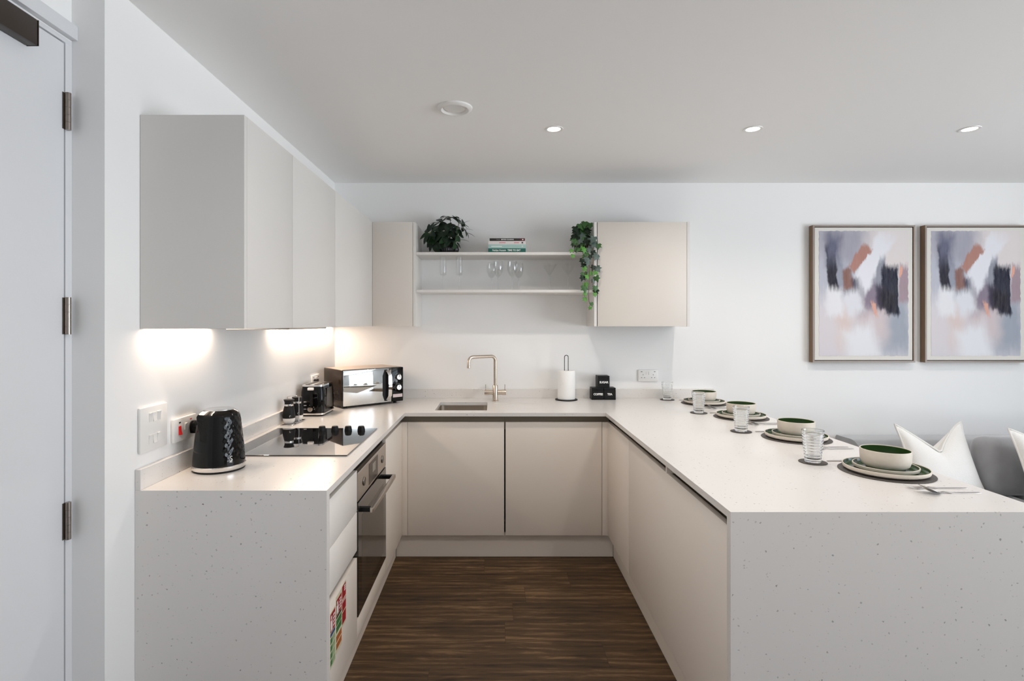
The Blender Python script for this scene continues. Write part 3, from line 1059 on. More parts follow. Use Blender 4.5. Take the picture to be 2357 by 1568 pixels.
def double_socket(label, at_left_wall, c, zc, group='double wall sockets'):
    """c is the centre along the wall."""
    loc = (W0, c, zc) if at_left_wall else (c, YW, zc)
    s = thing('double_socket', label, 'socket', loc, group=group)

    def P(u0, u1, n0, n1, z0, z1, bev=0.0, seg=1):
        if at_left_wall:
            return bx(W0 + n0, W0 + n1, c + u0, c + u1, zc + z0, zc + z1, bev=bev, seg=seg)
        return bx(c + u0, c + u1, YW - n1, YW - n0, zc + z0, zc + z1, bev=bev, seg=seg)
    pl = part('plate', P(-0.073, 0.073, 0, 0.010, -0.043, 0.043, 0.003, 2), M['white_plastic'], s)
    for sx in (-1, 1):
        for (u, z, w, h) in ((sx * 0.037, 0.006, 0.0032, 0.008), (sx * 0.037 - 0.011, -0.015, 0.0065, 0.004), (sx * 0.037 + 0.011, -0.015, 0.0065, 0.004)):
            part('pin_slot', P(u - w / 2, u + w / 2, 0.010, 0.0104, z - h / 2, z + h / 2), M['ring'], pl)
        part('rocker', P(sx * 0.009 - 0.006, sx * 0.009 + 0.006, 0.010, 0.0135, 0.006, 0.030, 0.001), M['white_plastic'], s)
        part('indicator', P(sx * 0.048 - 0.006, sx * 0.048 + 0.006, 0.010, 0.0104, 0.026, 0.030), M['ring'], s)
    return s


double_socket('white double socket on the back wall right of the canisters', False, 1.133, 1.075)
double_socket('white double socket behind the toaster with two black plugs', True, 3.575, 1.08)

# ------------------------------------------------------------------ salt and pepper
ST = thing('shaker_stand', 'chrome wire stand holding the two shakers by the hob', 'shaker stand', (-1.108, 3.02, CT))
bm = bm_new()
box(bm, -1.144, -1.072, 2.925, 3.115, CT, CT + 0.003, bev=0.0012)
part('tray', bm, M['chrome'], ST)
bm = bm_new()
tube(bm, [(-1.076, 3.02, CT + 0.003), (-1.076, 3.02, CT + 0.139)], 0.0018, 8)
hp = [(-1.076, 3.02, CT + 0.139)] + [(-1.108 + 0.032 * math.cos(t), 3.02, CT + 0.139 + 0.008 * math.sin(t)) for t in [PI * k / 10 for k in range(1, 10)]] + [(-1.14, 3.02, CT + 0.139), (-1.14, 3.02, CT + 0.003)]
tube(bm, hp, 0.0018, 8)
part('carry_loop', bm, M['chrome'], ST)
shaker_prof = [(0.0335, 0.033), (0.034, 0.040), (0.0315, 0.065), (0.026, 0.088), (0.0232, 0.096)]


def make_shaker(label, loc):
    s = thing('shaker', label, 'shaker', loc, group='salt and pepper shakers', local=True)
    part('body', lathe(bm_new(), [(0, 0.0305), (0.0325, 0.0305)] + shaker_prof + [(0, 0.096)], 40), M['matt_black'], s, local=True)
    part('glass_base', lathe(bm_new(), [(0, 0), (0.022, 0.0), (0.0265, 0.004), (0.0315, 0.018), (0.0328, 0.0302), (0, 0.0302)], 40), mat('frosted_clear_base', (0.78, 0.76, 0.74), 0.12, spec=0.6), s, local=True)
    part('collar', lathe(bm_new(), [(0, 0.0962), (0.0238, 0.0962), (0.0242, 0.099), (0.0238, 0.1062), (0, 0.1062)], 40), M['chrome'], s, local=True)
    part('cap', lathe(bm_new(), [(0, 0.1065), (0.0228, 0.1065), (0.0222, 0.112), (0.0245, 0.122), (0.0278, 0.129), (0.0272, 0.1305), (0, 0.132)], 40), M['matt_black'], s, local=True)
    em = bm_new()
    aa = R(300)
    Mx = Matrix.Translation((0.0338 * math.cos(aa), 0.0338 * math.sin(aa), 0.043)) @ Matrix.Rotation(aa + PI / 2, 4, 'Z')
    tube(em, [Mx @ Vector((0.0035 * math.cos(t), 0, 0.0045 * math.sin(t))) for t in [2 * PI * k / 12 for k in range(10)]], 0.0006, 6)
    part('emblem', em, M['text_white'], s, local=True)
    return s


s1 = make_shaker('black waisted shaker nearer the hob', (-1.113, 2.972, CT + 0.003))
dup(s1, (-1.105, 3.072, CT + 0.003), 0, 'black waisted shaker nearer the toaster, partly hidden')

# ------------------------------------------------------------------ toaster
TO = thing('toaster', 'black two-slot toaster with silver top and base bands', 'toaster', (-1.073, 3.33, CT))
TX0, TX1, TY0, TY1 = -1.143, -1.004, 3.218, 3.452


def rounded_rect(x0, x1, y0, y1, r, n=6):
    return arc(x1 - r, y1 - r, r, 0, PI / 2, n) + arc(x0 + r, y1 - r, r, PI / 2, PI, n) + arc(x0 + r, y0 + r, r, PI, 1.5 * PI, n) + arc(x1 - r, y0 + r, r, 1.5 * PI, 2 * PI, n)


def loft_rr(bm, levels):
    """Stack rounded rectangles (x0, x1, y0, y1, r, z) into one closed skin."""
    rings = []
    for (x0, x1, y0, y1, r, z) in levels:
        rings.append([bm.verts.new((p[0], p[1], z)) for p in rounded_rect(x0, x1, y0, y1, r)])
    for A, B in zip(rings, rings[1:]):
        n = len(A)
        for i in range(n):
            j = (i + 1) % n
            bm.faces.new((A[i], A[j], B[j], B[i]))
    bm.faces.new(list(reversed(rings[0])))
    bm.faces.new(rings[-1])
    return bm


part('body', loft_rr(bm_new(), [(TX0, TX1, TY0, TY1, 0.028, CT + 0.0185), (TX0 - 0.001, TX1 + 0.001, TY0 - 0.001, TY1 + 0.001, 0.028, CT + 0.08), (TX0 + 0.002, TX1 - 0.002, TY0 + 0.002, TY1 - 0.002, 0.028, CT + 0.145), (TX0 + 0.007, TX1 - 0.007, TY0 + 0.006, TY1 - 0.006, 0.028, CT + 0.174)]), M['gloss_black'], TO)
part('base_band', loft_rr(bm_new(), [(TX0 - 0.002, TX1 + 0.002, TY0 - 0.002, TY1 + 0.002, 0.028, CT + 0.009), (TX0 - 0.002, TX1 + 0.002, TY0 - 0.002, TY1 + 0.002, 0.028, CT + 0.018)]), M['chrome'], TO)
part('foot_plate', loft_rr(bm_new(), [(TX0 + 0.006, TX1 - 0.006, TY0 + 0.006, TY1 - 0.006, 0.024, CT), (TX0 + 0.002, TX1 - 0.002, TY0 + 0.002, TY1 - 0.002, 0.026, CT + 0.0088)]), M['matt_black'], TO)
tp = part('top_plate', loft_rr(bm_new(), [(TX0 + 0.006, TX1 - 0.006, TY0 + 0.005, TY1 - 0.005, 0.028, CT + 0.1742), (TX0 + 0.007, TX1 - 0.007, TY0 + 0.006, TY1 - 0.006, 0.026, CT + 0.183)]), M['chrome'], TO)
for xx in (-1.108, -1.055):
    part('bread_slot', bx(xx - 0.013, xx + 0.013, TY0 + 0.035, TY1 - 0.03, CT + 0.1825, CT + 0.1845, bev=0.0008, seg=1), M['matt_black'], tp)
fy = TY0 - 0.001
XT = (TX0 + TX1) / 2
part('lever_slot', bx(XT - 0.008, XT + 0.008, fy - 0.0012, fy, CT + 0.06, CT + 0.165), M['matt_black'], TO)
part('lever', bx(XT - 0.017, XT + 0.017, fy - 0.020, fy - 0.001, CT + 0.155, CT + 0.170, bev=0.003), M['white_plastic'], TO, 'pale silver lever')
part('side_facets', prism(bm_new(), [(TY0 + 0.05, CT + 0.035), (TY1 - 0.05, CT + 0.035), (TY1 - 0.07, CT + 0.16), (TY0 + 0.07, CT + 0.16)], 'x', TX1 - 0.003, TX1 + 0.0022), M['dark_body'], TO)
kx = XT - 0.005
dial = part('dial', tube(bm_new(), [(kx, fy, CT + 0.043), (kx, fy - 0.010, CT + 0.043)], [0.0165, 0.015], 28), M['chrome'], TO)
part('dial_face', cyl(bm_new(), (kx, fy - 0.010, CT + 0.043), (kx, fy - 0.0105, CT + 0.043), 0.0105, 24), M['nickel'], dial)
for k in range(3):
    part('button', bx(XT - 0.044, XT - 0.028, fy - 0.003, fy + 0.001, CT + 0.041 + 0.021 * k, CT + 0.045 + 0.021 * k, bev=0.001, seg=1), M['chrome'], TO)
for aa in (70, 100, 30, 0):
    part('dial_mark', bx(kx + 0.023 * math.cos(R(aa)) - 0.0012, kx + 0.023 * math.cos(R(aa)) + 0.0012, fy - 0.0006, fy + 0.0005, CT + 0.043 + 0.023 * math.sin(R(aa)) - 0.0012, CT + 0.043 + 0.023 * math.sin(R(aa)) + 0.0012), M['text_white'], TO)
part('plug', bx(XL + 0.0102, XL + 0.035, 3.522, 3.562, 1.055, 1.098, bev=0.006), M['matt_black'], TO)
part('power_cord', tube(bm_new(), [(XL + 0.024, 3.542, 1.056), (XL + 0.024, 3.54, 1.0), (-1.13, 3.52, 0.93), (-1.12, 3.48, CT + 0.005), (-1.11, 3.452, CT + 0.006)], 0.0034, 8), M['matt_black'], TO)

# ------------------------------------------------------------------ microwave (turned into the corner)
TH = R(41.0)
MW = thing('microwave', 'black microwave with mirrored door turned in the corner', 'microwave', (-0.968, 3.50, CT), TH, local=True)
MWW, MWD, H0, H1 = 0.447, 0.285, 0.012, 0.247
part('casing', bx(0, MWW, 0.016, MWD, H0, H1, bev=0.004), M['dark_body'], MW, local=True)
part('front_frame', bx(0, MWW, 0, 0.0155, H0, H1, bev=0.003), M['gloss_black'], MW, local=True)
dr = part('door', bx(0.002, 0.352, -0.006, -0.0002, H0 + 0.003, H1 - 0.003, bev=0.002), M['mirror'], MW, 'mirrored glass door', local=True)
bm = bm_new()                                # bowed chrome handle with a black pocket behind
n = 14
outer, inner = [], []
hz0, hz1 = H0 + 0.012, H1 - 0.012
outer = [(0.300, hz0), (0.318, hz0), (0.334, hz0 + 0.03), (0.336, hz0 + 0.06), (0.336, hz1 - 0.06), (0.334, hz1 - 0.03), (0.318, hz1), (0.300, hz1), (0.286, hz1 - 0.04), (0.286, hz0 + 0.04)]
part('handle_pocket', prism(bm_new(), outer, 'y', -0.0075, -0.0062), M['matt_black'], dr, local=True)
path = [(0.304, -0.008, hz0 + 0.004), (0.308, -0.020, hz0 + 0.012), (0.316, -0.030, hz0 + 0.035), (0.318, -0.033, (hz0 + hz1) / 2), (0.316, -0.030, hz1 - 0.035), (0.308, -0.020, hz1 - 0.012), (0.304, -0.008, hz1 - 0.004)]
bm = bm_new()
prev = None
for (x, y, z) in path:
    ring = [bm.verts.new(p) for p in ((x - 0.001, y, z), (x + 0.026, y, z), (x + 0.026, y + 0.006, z), (x - 0.001, y + 0.006, z))]
    if prev:
        for i in range(4):
            bm.faces.new((prev[i], prev[(i + 1) % 4], ring[(i + 1) % 4], ring[i]))
    else:
        bm.faces.new(ring[::-1])
    prev = ring
bm.faces.new(prev)
part('handle', bm, M['chrome'], dr, 'bowed chrome handle', local=True)
pn = part('control_panel', bx(0.354, MWW - 0.002, -0.006, -0.0002, H0 + 0.003, H1 - 0.003, bev=0.002), M['gloss_black'], MW, local=True)
for kz in (H0 + 0.168, H0 + 0.098):
    kb = part('knob', tube(bm_new(), [(0.405, -0.006, kz), (0.405, -0.022, kz)], [0.019, 0.0175], 32), M['chrome'], pn, local=True)
    part('knob_pointer', bx(0.4035, 0.4065, -0.0225, -0.0218, kz + 0.002, kz + 0.016), M['ring'], pn, local=True)
    for aa in range(-40, 221, 26):
        part('dial_mark', bx(0.405 + 0.025 * math.cos(R(aa)) - 0.0014, 0.405 + 0.025 * math.cos(R(aa)) + 0.0014, -0.0066, -0.006, kz + 0.025 * math.sin(R(aa)) - 0.0012, kz + 0.025 * math.sin(R(aa)) + 0.0012), M['text_white'], pn, local=True)
part('rating_label', bx(0.364, 0.438, -0.0066, -0.006, H0 + 0.030, H0 + 0.052), mat('pale_pink_label', (0.72, 0.62, 0.62), 0.5), pn, local=True)
part('top_panel_edge', bx(0.004, MWW - 0.004, 0.02, MWD - 0.004, H1, H1 + 0.0012), mat('warm_brushed_casing', (0.46, 0.34, 0.25), 0.3, 0.5), MW, local=True)
bm = bm_new()
for i in range(4):
    for j in range(6):
        box(bm, -0.0006, 0.0002, 0.05 + 0.035 * i, 0.075 + 0.035 * i, 0.05 + 0.011 * j, 0.055 + 0.011 * j)
part('vent_slots', bm, M['black'], MW, local=True)
for (x0, y0) in ((0.03, 0.03), (0.40, 0.03), (0.03, 0.25), (0.40, 0.25)):
    part('foot', cyl(bm_new(), (x0, y0, 0), (x0, y0, H0), 0.011, 16), M['matt_black'], MW, local=True)

# ------------------------------------------------------------------ sink and tap
SK = thing('sink', 'undermounted stainless steel sink bowl in back worktop', 'sink', ((SX0 + SX1) / 2, (SY0 + SY1) / 2, 0.70))
bm = bm_new()
g = 0.006
lv = [(SX0 - 0.02, SX1 + 0.02, SY0 - 0.02, SY1 + 0.02, 0.03, CB - 0.0005), (SX0 - 0.001, SX1 + 0.001, SY0 - 0.001, SY1 + 0.001, 0.035, CB - 0.0005), (SX0 + 0.004, SX1 - 0.004, SY0 + 0.004, SY1 - 0.004, 0.035, CB - 0.15), (SX0 + 0.02, SX1 - 0.02, SY0 + 0.02, SY1 - 0.02, 0.04, CB - 0.185), (SX0 + 0.05, SX1 - 0.05, SY0 + 0.05, SY1 - 0.05, 0.05, CB - 0.188)]
rings = []
for (x0, x1, y0, y1, r, z) in lv:
    rings.append([bm.verts.new((p[0], p[1], z)) for p in rounded_rect(x0, x1, y0, y1, r)])
for A, B in zip(rings, rings[1:]):
    for i in range(len(A)):
        j = (i + 1) % len(A)
        bm.faces.new((A[i], A[j], B[j], B[i]))
bm.faces.new(rings[-1])
part('bowl', bm, mat('satin_sink_steel', (0.50, 0.44, 0.37), 0.3, 1.0), SK)
bm = bm_new()
xc = (1066 - 1137) * 3.8 / 1260
for (a, b_, c_, d_) in ((-0.029, 0.029, 0.846, 0.849), (-0.029, 0.029, 0.815, 0.818), (-0.029, -0.026, 0.815, 0.849), (0.026, 0.029, 0.815, 0.849)):
    box(bm, xc + a, xc + b_, SY1 - 0.0075, SY1 - 0.0035, c_, d_)
part('overflow', bm, M['chrome'], SK)
part('waste', lathe(bm_new(), [(0.045, CB - 0.1865), (0.04, CB - 0.186), (0.036, CB - 0.1875), (0, CB - 0.1875)], 32, (SX0 + SX1) / 2, 3.63), M['chrome'], SK)

TA = thing('kitchen_tap', 'brushed nickel swan-neck mixer tap behind the sink', 'tap', (0.009, 3.865, CT))
tx, ty = 0.009, 3.865
part('body', lathe(bm_new(), [(0, CT), (0.025, CT), (0.025, CT + 0.004), (0.0195, CT + 0.0075), (0.0192, CT + 0.109), (0.0178, CT + 0.112), (0, CT + 0.112)], 32, tx, ty), M['nickel'], TA)
Y1, X1 = 3.725, -0.172
p0 = Vector((tx, ty, CT + 0.112))
dirn = Vector((X1 - tx, Y1 - ty, 0)).normalized()
L_ = (Vector((X1, Y1, 0)) - Vector((tx, ty, 0))).length
ztop, rr = 1.227, 0.035
path = [p0, Vector((tx, ty, ztop - rr))]
for k in range(1, 9):
    t = k / 8 * PI / 2
    path.append(Vector((tx, ty, 0)) + dirn * (rr * (1 - math.cos(t))) + Vector((0, 0, ztop - rr + rr * math.sin(t))))
for k in range(0, 9):
    t = k / 8 * PI / 2
    path.append(Vector((tx, ty, 0)) + dirn * (L_ - rr + rr * math.sin(t)) + Vector((0, 0, ztop - rr + rr * math.cos(t))))
path.append(Vector((X1, Y1, 1.165)))
sp_ = part('spout', tube(bm_new(), path, 0.0115, 20), M['nickel'], TA)
part('nozzle', lathe(bm_new(), [(0, 1.1515), (0.0095, 1.1515), (0.0122, 1.1535), (0.0122, 1.166), (0, 1.166)], 24, X1, Y1), M['nickel'], sp_)
for s in (-1, 1):
    h = part('handle', tube(bm_new(), [(tx + s * 0.016, ty, 0.971), (tx + s * 0.046, ty, 0.971), (tx + s * 0.0465, ty, 0.971), (tx + s * 0.076, ty, 0.971)], [0.0175, 0.0175, 0.019, 0.019], 28), M['nickel'], TA)
    part('lever', tube(bm_new(), [(tx + s * 0.068, ty, 0.988), (tx + s * 0.068, ty, 1.027)], 0.0026, 10), M['nickel'], h)

# ------------------------------------------------------------------ paper towel
HX, HY = 0.519, 3.925
PH = thing('paper_towel_holder', 'black wire paper towel holder with looped top', 'paper towel holder', (HX, HY, CT))
part('base', lathe(bm_new(), [(0, CT), (0.078, CT), (0.080, CT + 0.002), (0.080, CT + 0.004), (0.078, CT + 0.006), (0, CT + 0.006)], 48, HX, HY), M['matt_black'], PH)
lp = [(HX - 0.0135, HY, CT + 0.006), (HX - 0.0135, HY, 1.216)] + [(HX - 0.0135 * math.cos(t), HY, 1.216 + 0.0135 * math.sin(t)) for t in [PI * k / 12 for k in range(1, 12)]] + [(HX + 0.0135, HY, 1.216), (HX + 0.0135, HY, CT + 0.006)]
part('wire_loop', tube(bm_new(), lp, 0.0024, 10), M['matt_black'], PH)
rl = part('paper_towel_roll', lathe(bm_new(), [(0.020, CT + 0.0065), (0.060, CT + 0.0065), (0.062, CT + 0.009), (0.0625, CT + 0.11), (0.062, CT + 0.207), (0.060, CT + 0.210), (0.020, CT + 0.210)], 64, HX, HY, closed=True), M['paper'])
tag(rl, 'white paper towel roll standing on the black wire holder', 'paper towel')

# ------------------------------------------------------------------ canisters
def canister(x0, y0, z0, word, label, dx=0.0):
    S = 0.0855
    c = thing('canister', label, 'canister', (x0 + S / 2, y0 + S / 2, z0), group='black word canisters')
    part('body', bx(x0, x0 + S, y0, y0 + S, z0, z0 + S * 0.83, bev=0.0015, seg=1), M['matt_black'], c)
    part('lid', bx(x0 + 0.0004, x0 + S - 0.0004, y0 + 0.0004, y0 + S - 0.0004, z0 + S * 0.835, z0 + S, bev=0.0015, seg=1), M['matt_black'], c)
    part('lettering', text_mesh(word, 0.0205, facing_front(x0 + S * 0.52 + dx, y0 - 0.0002, z0 + S * 0.46), extrude=0.0003, offset=0.0007, spacing=0.93), M['text_white'], c, 'white capital lettering')
    return c


canister(0.7005, 3.922, CT, 'COFFEE', 'black COFFEE canister at the lower left of the stack', 0.002)
canister(0.7875, 3.922, CT, 'TEA', 'black TEA canister at the lower right of the stack', -0.002)
canister(0.7435, 3.924, CT + 0.0856, 'SUGAR', 'black SUGAR canister stacked on the other two', 0.0)

# ------------------------------------------------------------------ wall cabinets
UX, UZ0, UZ1 = -0.826, 1.438, 2.147


def wallcab(label, loc):
    return thing('wall_cabinet', label, 'cabinet', loc)


c = wallcab('wall cabinet nearest the camera on the left with grey end panel', (XL, 2.02, UZ0))
part('end_panel', bx(XL, UX, 1.812, 1.830, UZ0, UZ1, bev=0.001, seg=1), M['cabinet_light'], c)
part('carcass', bx(XL, UX - 0.0205, 1.8305, 2.243, UZ0 + 0.018, UZ1, bev=0.0), M['cabinet_light'], c)
part('door', bx(UX - 0.02, UX, 1.8315, 2.2435, UZ0, UZ1, bev=BV), M['cabinet_light'], c)
c = thing('extractor_hood', 'integrated extractor hood cabinet above the hob', 'extractor hood', (XL, 2.55, UZ0))
part('carcass', bx(XL, UX - 0.0205, 2.247, 2.845, UZ0 + 0.018, UZ1), M['cabinet_light'], c)
part('door', bx(UX - 0.02, UX, 2.2465, 2.8455, UZ0, UZ1, bev=BV), M['cabinet_light'], c)
part('hood_tray', bx(XL + 0.05, UX - 0.03, 2.29, 2.80, UZ0 - 0.008, UZ0 + 0.0175, bev=0.003), M['steel'], c)
c = wallcab('left wall cabinet beyond the extractor running to the corner', (XL, 3.3, UZ0))
part('carcass', bx(XL, UX - 0.0205, 2.849, YW, UZ0 + 0.018, UZ1), M['cabinet_light'], c)
part('door', bx(UX - 0.02, UX, 2.8485, 3.735, UZ0, UZ1, bev=BV), M['cabinet_light'], c)
YD = 3.717
c = wallcab('back wall cabinet left of the shelves beside the corner', (-0.69, YW, UZ0))
part('carcass', bx(UX + 0.001, -0.553, YD + 0.0205, YW, UZ0, UZ1), M['cabinet'], c)
part('door', bx(UX + 0.001, -0.5545, YD, YD + 0.02, UZ0, UZ1, bev=BV), M['cabinet'], c)
part('side_panel', bx(-0.5525, -0.533, YD + 0.012, YW, UZ0 - 0.001, UZ1 + 0.001, bev=0.0008, seg=1), M['cabinet_light'], c)
c = wallcab('back wall cabinet right of the shelves beside the ivy', (1.0, YW, UZ0))
part('side_panel', bx(0.680, 0.699, YD + 0.002, YW, UZ0 - 0.001, UZ1 + 0.001, bev=0.0008, seg=1), M['cabinet_light'], c)
part('carcass', bx(0.700, 1.309, YD + 0.0205, YW, UZ0, UZ1), M['matt_black'], c)
part('door', bx(0.7035, 1.309, YD, YD + 0.02, UZ0, UZ1, bev=BV), M['cabinet'], c)
part('end_panel', bx(1.3115, 1.330, YD + 0.002, YW, UZ0 - 0.001, UZ1 + 0.001, bev=0.0008, seg=1), M['cabinet_light'], c)

# LED bars under the left wall cabinets
for (y0, y1, lab) in ((1.834, 2.25, 'lit LED bar under the left cabinet nearest the camera'), (2.85, 3.95, 'lit LED bar under the left cabinet by the corner')):
    l = thing('under_cabinet_light', lab, 'LED light', (-1.13, y0, UZ0), group='LED bars under the left wall cabinets')
    part('housing', bx(-1.170, -1.136, y0, y1, UZ0 + 0.006, UZ0 + 0.0175, bev=0.0015, seg=1), M['white_plastic'], l)
    part('diffuser', bx(-1.168, -1.138, y0 + 0.004, y1 - 0.004, UZ0 + 0.001, UZ0 + 0.0058, bev=0.0015, seg=1), M['led'], l)
    add_light('led_glow', 'AREA', (-1.153, (y0 + y1) / 2, UZ0 - 0.001), (0, 0, 0), 4.1 * (y1 - y0), (1.0, 0.78, 0.60), shape='RECTANGLE', size=0.024, size_y=y1 - y0 - 0.02)

# shelves
SU, SLO = 1.945, 1.688
tag(part('wall_shelf', bx(-0.532, 0.6795, YD + 0.02, YW, SU - 0.019, SU, bev=0.001, seg=1), M['cabinet_light']), 'upper open shelf carrying plants and books', 'shelf', 'open shelves on the back wall')
tag(part('wall_shelf', bx(-0.532, 0.6795, YD + 0.02, YW, SLO - 0.019, SLO, bev=0.001, seg=1), M['cabinet_light']), 'lower open shelf carrying stemmed glasses', 'shelf', 'open shelves on the back wall')


# ------------------------------------------------------------------ books
def book(y0, depth, x0, x1, z0, z1, m, label):
    b = thing('book', label, 'book', ((x0 + x1) / 2, y0 + depth / 2, z0), group='books stacked on the upper shelf')
    bm = bm_new()
    t = 0.0022
    box(bm, x0, x1, y0, y0 + depth, z0, z0 + t)
    box(bm, x0, x1, y0, y0 + depth, z1 - t, z1)
    box(bm, x0, x1, y0, y0 + t, z0 + t, z1 - t)
    part('cover', bm, m, b)
    part('page_block', bx(x0 + 0.003, x1 - 0.003, y0 + t, y0 + depth - 0.004, z0 + t, z1 - t), M['pages'], b)
    return b


BY = 3.775
b1 = book(BY, 0.20, -0.040, 0.2185, SU + 0.0003, SU + 0.031, M['book_teal'], 'dark teal book at the bottom of the stack')
part('spine_lettering', text_mesh('Nadiya Hussain', 0.0165, facing_front(0.036, BY - 0.0002, SU + 0.0175), 0.0002, 0.0003, xscale=0.93), M['text_white'], b1)
part('spine_lettering', text_mesh('TIME TO EAT', 0.0165, facing_front(0.138, BY - 0.0002, SU + 0.0175), 0.0002, 0.0005, xscale=0.93), M['text_white'], b1)
bm = bm_new()
pts = [(0.2185, BY + 0.03, SU + 0.066), (0.226, BY + 0.03, SU + 0.072), (0.236, BY + 0.03, SU + 0.070), (0.247, BY + 0.03, SU + 0.058), (0.252, BY + 0.03, SU + 0.042), (0.248, BY + 0.03, SU + 0.018), (0.243, BY + 0.03, SU + 0.001)]
prev = None
for p in pts:
    ring = [bm.verts.new((p[0], p[1] - 0.004, p[2])), bm.verts.new((p[0], p[1] + 0.004, p[2])), bm.verts.new((p[0] + 0.0012, p[1] + 0.004, p[2])), bm.verts.new((p[0] + 0.0012, p[1] - 0.004, p[2]))]
    if prev:
        for i in range(4):
            bm.faces.new((prev[i], prev[(i + 1) % 4], ring[(i + 1) % 4], ring[i]))
    else:
        bm.faces.new(ring)
    prev = ring
bm.faces.new(prev)
b2 = book(BY, 0.20, -0.040, 0.2185, SU + 0.0313, SU + 0.058, M['book_mint'], 'pale mint green book above the dark teal one')
part('ribbon', bm, M['book_white'], b2, 'white ribbon loop at the right end')
part('spine_lettering', bx(-0.019, 0.055, BY - 0.0004, BY, SU + 0.0425, SU + 0.0465), M['text_white'], b2)
part('publisher_mark', cyl(bm_new(), (0.196, BY, SU + 0.045), (0.196, BY - 0.0005, SU + 0.045), 0.005, 16), M['book_white'], b2)
b3 = book(BY, 0.19, -0.038, 0.2185, SU + 0.0583, SU + 0.0815, M['book_white'], 'white book with pink spine marks below the black one')
part('spine_lettering', bx(0.036, 0.080, BY - 0.0004, BY, SU + 0.067, SU + 0.073), M['text_pink'], b3)
part('spine_lettering', bx(0.138, 0.172, BY - 0.0004, BY, SU + 0.067, SU + 0.073), M['text_pink'], b3)
part('publisher_mark', bx(0.190, 0.201, BY - 0.0005, BY, SU + 0.0655, SU + 0.0745), M['ring'], b3)
b4 = book(BY, 0.18, -0.030, 0.2135, SU + 0.0818, SU + 0.1005, M['book_black'], 'black book on top of the stack')
part('spine_lettering', text_mesh('Great', 0.0105, facing_front(0.029, BY - 0.0002, SU + 0.0915), 0.0002, 0.0), mat('grey_lettering', (0.3, 0.29, 0.28), 0.6), b4)
part('spine_lettering', text_mesh('BRITISH COOKING', 0.0105, facing_front(0.093, BY - 0.0002, SU + 0.0915), 0.0002, 0.0002, xscale=0.97), M['text_white'], b4)
part('publisher_mark', bx(0.180, 0.2128, BY - 0.0004, BY, SU + 0.0822, SU + 0.1001), mat('dark_red_spine', (0.09, 0.006, 0.008), 0.5), b4)
part('publisher_dot', cyl(bm_new(), (0.1985, BY, SU + 0.0915), (0.1985, BY - 0.0008, SU + 0.0915), 0.0045, 16), M['text_white'], b4)

# ------------------------------------------------------------------ stemware on the lower shelf
def stem_glass(name, label, cat, prof_out, wall, loc, group, first=None):
    if first is not None:
        return dup(first, loc, 0, label, group)
    g_ = thing(name, label, cat, loc, group=group, local=True)
    foot, bowl = prof_out
    part('stem_and_foot', lathe(bm_new(), foot, 28), M['thin_glass'], g_, local=True, smooth=50)
    inner = [(max(0.0, r - wall), z + wall * 0.4) for r, z in reversed(bowl)]
    inner[-1] = (0.0, bowl[0][1] + 0.003)
    part('bowl', lathe(bm_new(), bowl + inner, 36), M['thin_glass'], g_, local=True, smooth=50)
    return g_


zs = SLO + 0.0004
flute = ([(0, 0), (0.032, 0), (0.032, 0.0015), (0.006, 0.005), (0.0036, 0.012), (0.0032, 0.092), (0.006, 0.102), (0, 0.1025)],
         [(0, 0.1026), (0.018, 0.104), (0.0225, 0.108), (0.0240, 0.130), (0.0225, 0.2335)])
f1 = stem_glass('champagne_flute', 'champagne flute at the left end, under the leafy plant', 'flute', flute, 0.0013, (-0.353, 3.80, zs), 'champagne flutes')
stem_glass('champagne_flute', 'champagne flute nearer the wine glasses', 'flute', flute, 0.0013, (-0.241, 3.80, zs), 'champagne flutes', f1)
wine = ([(0, 0), (0.034, 0), (0.034, 0.0016), (0.008, 0.006), (0.0048, 0.014), (0.0040, 0.04), (0.0042, 0.085), (0.008, 0.094), (0, 0.0945)],
        [(0, 0.0946), (0.010, 0.096), (0.022, 0.108), (0.0325, 0.132), (0.0370, 0.158), (0.0355, 0.182), (0.0325, 0.2015)])
w1 = stem_glass('wine_glass', 'front wine glass left of centre in the cluster', 'wine glass', wine, 0.0013, (0.028, 3.80, zs), 'wine glasses')
stem_glass('wine_glass', 'front wine glass right of centre in the cluster', 'wine glass', wine, 0.0013, (0.127, 3.80, zs), 'wine glasses', w1)
stem_glass('wine_glass', 'wine glass at the back left of the cluster', 'wine glass', wine, 0.0013, (-0.017, 3.925, zs), 'wine glasses', w1)
stem_glass('wine_glass', 'wine glass at the back right of the cluster', 'wine glass', wine, 0.0013, (0.178, 3.925, zs), 'wine glasses', w1)
mart = ([(0, 0), (0.036, 0), (0.036, 0.0016), (0.007, 0.005), (0.0040, 0.012), (0.0032, 0.05), (0.0036, 0.100), (0.006, 0.107), (0, 0.1075)],
        [(0, 0.1076), (0.008, 0.110), (0.050, 0.1755), (0.0545, 0.183)])
m1 = stem_glass('martini_glass', 'martini glass nearer the wine glasses', 'martini glass', mart, 0.0012, (0.388, 3.83, zs), 'martini glasses')
stem_glass('martini_glass', 'martini glass nearer the trailing ivy', 'martini glass', mart, 0.0012, (0.518, 3.83, zs), 'martini glasses', m1)


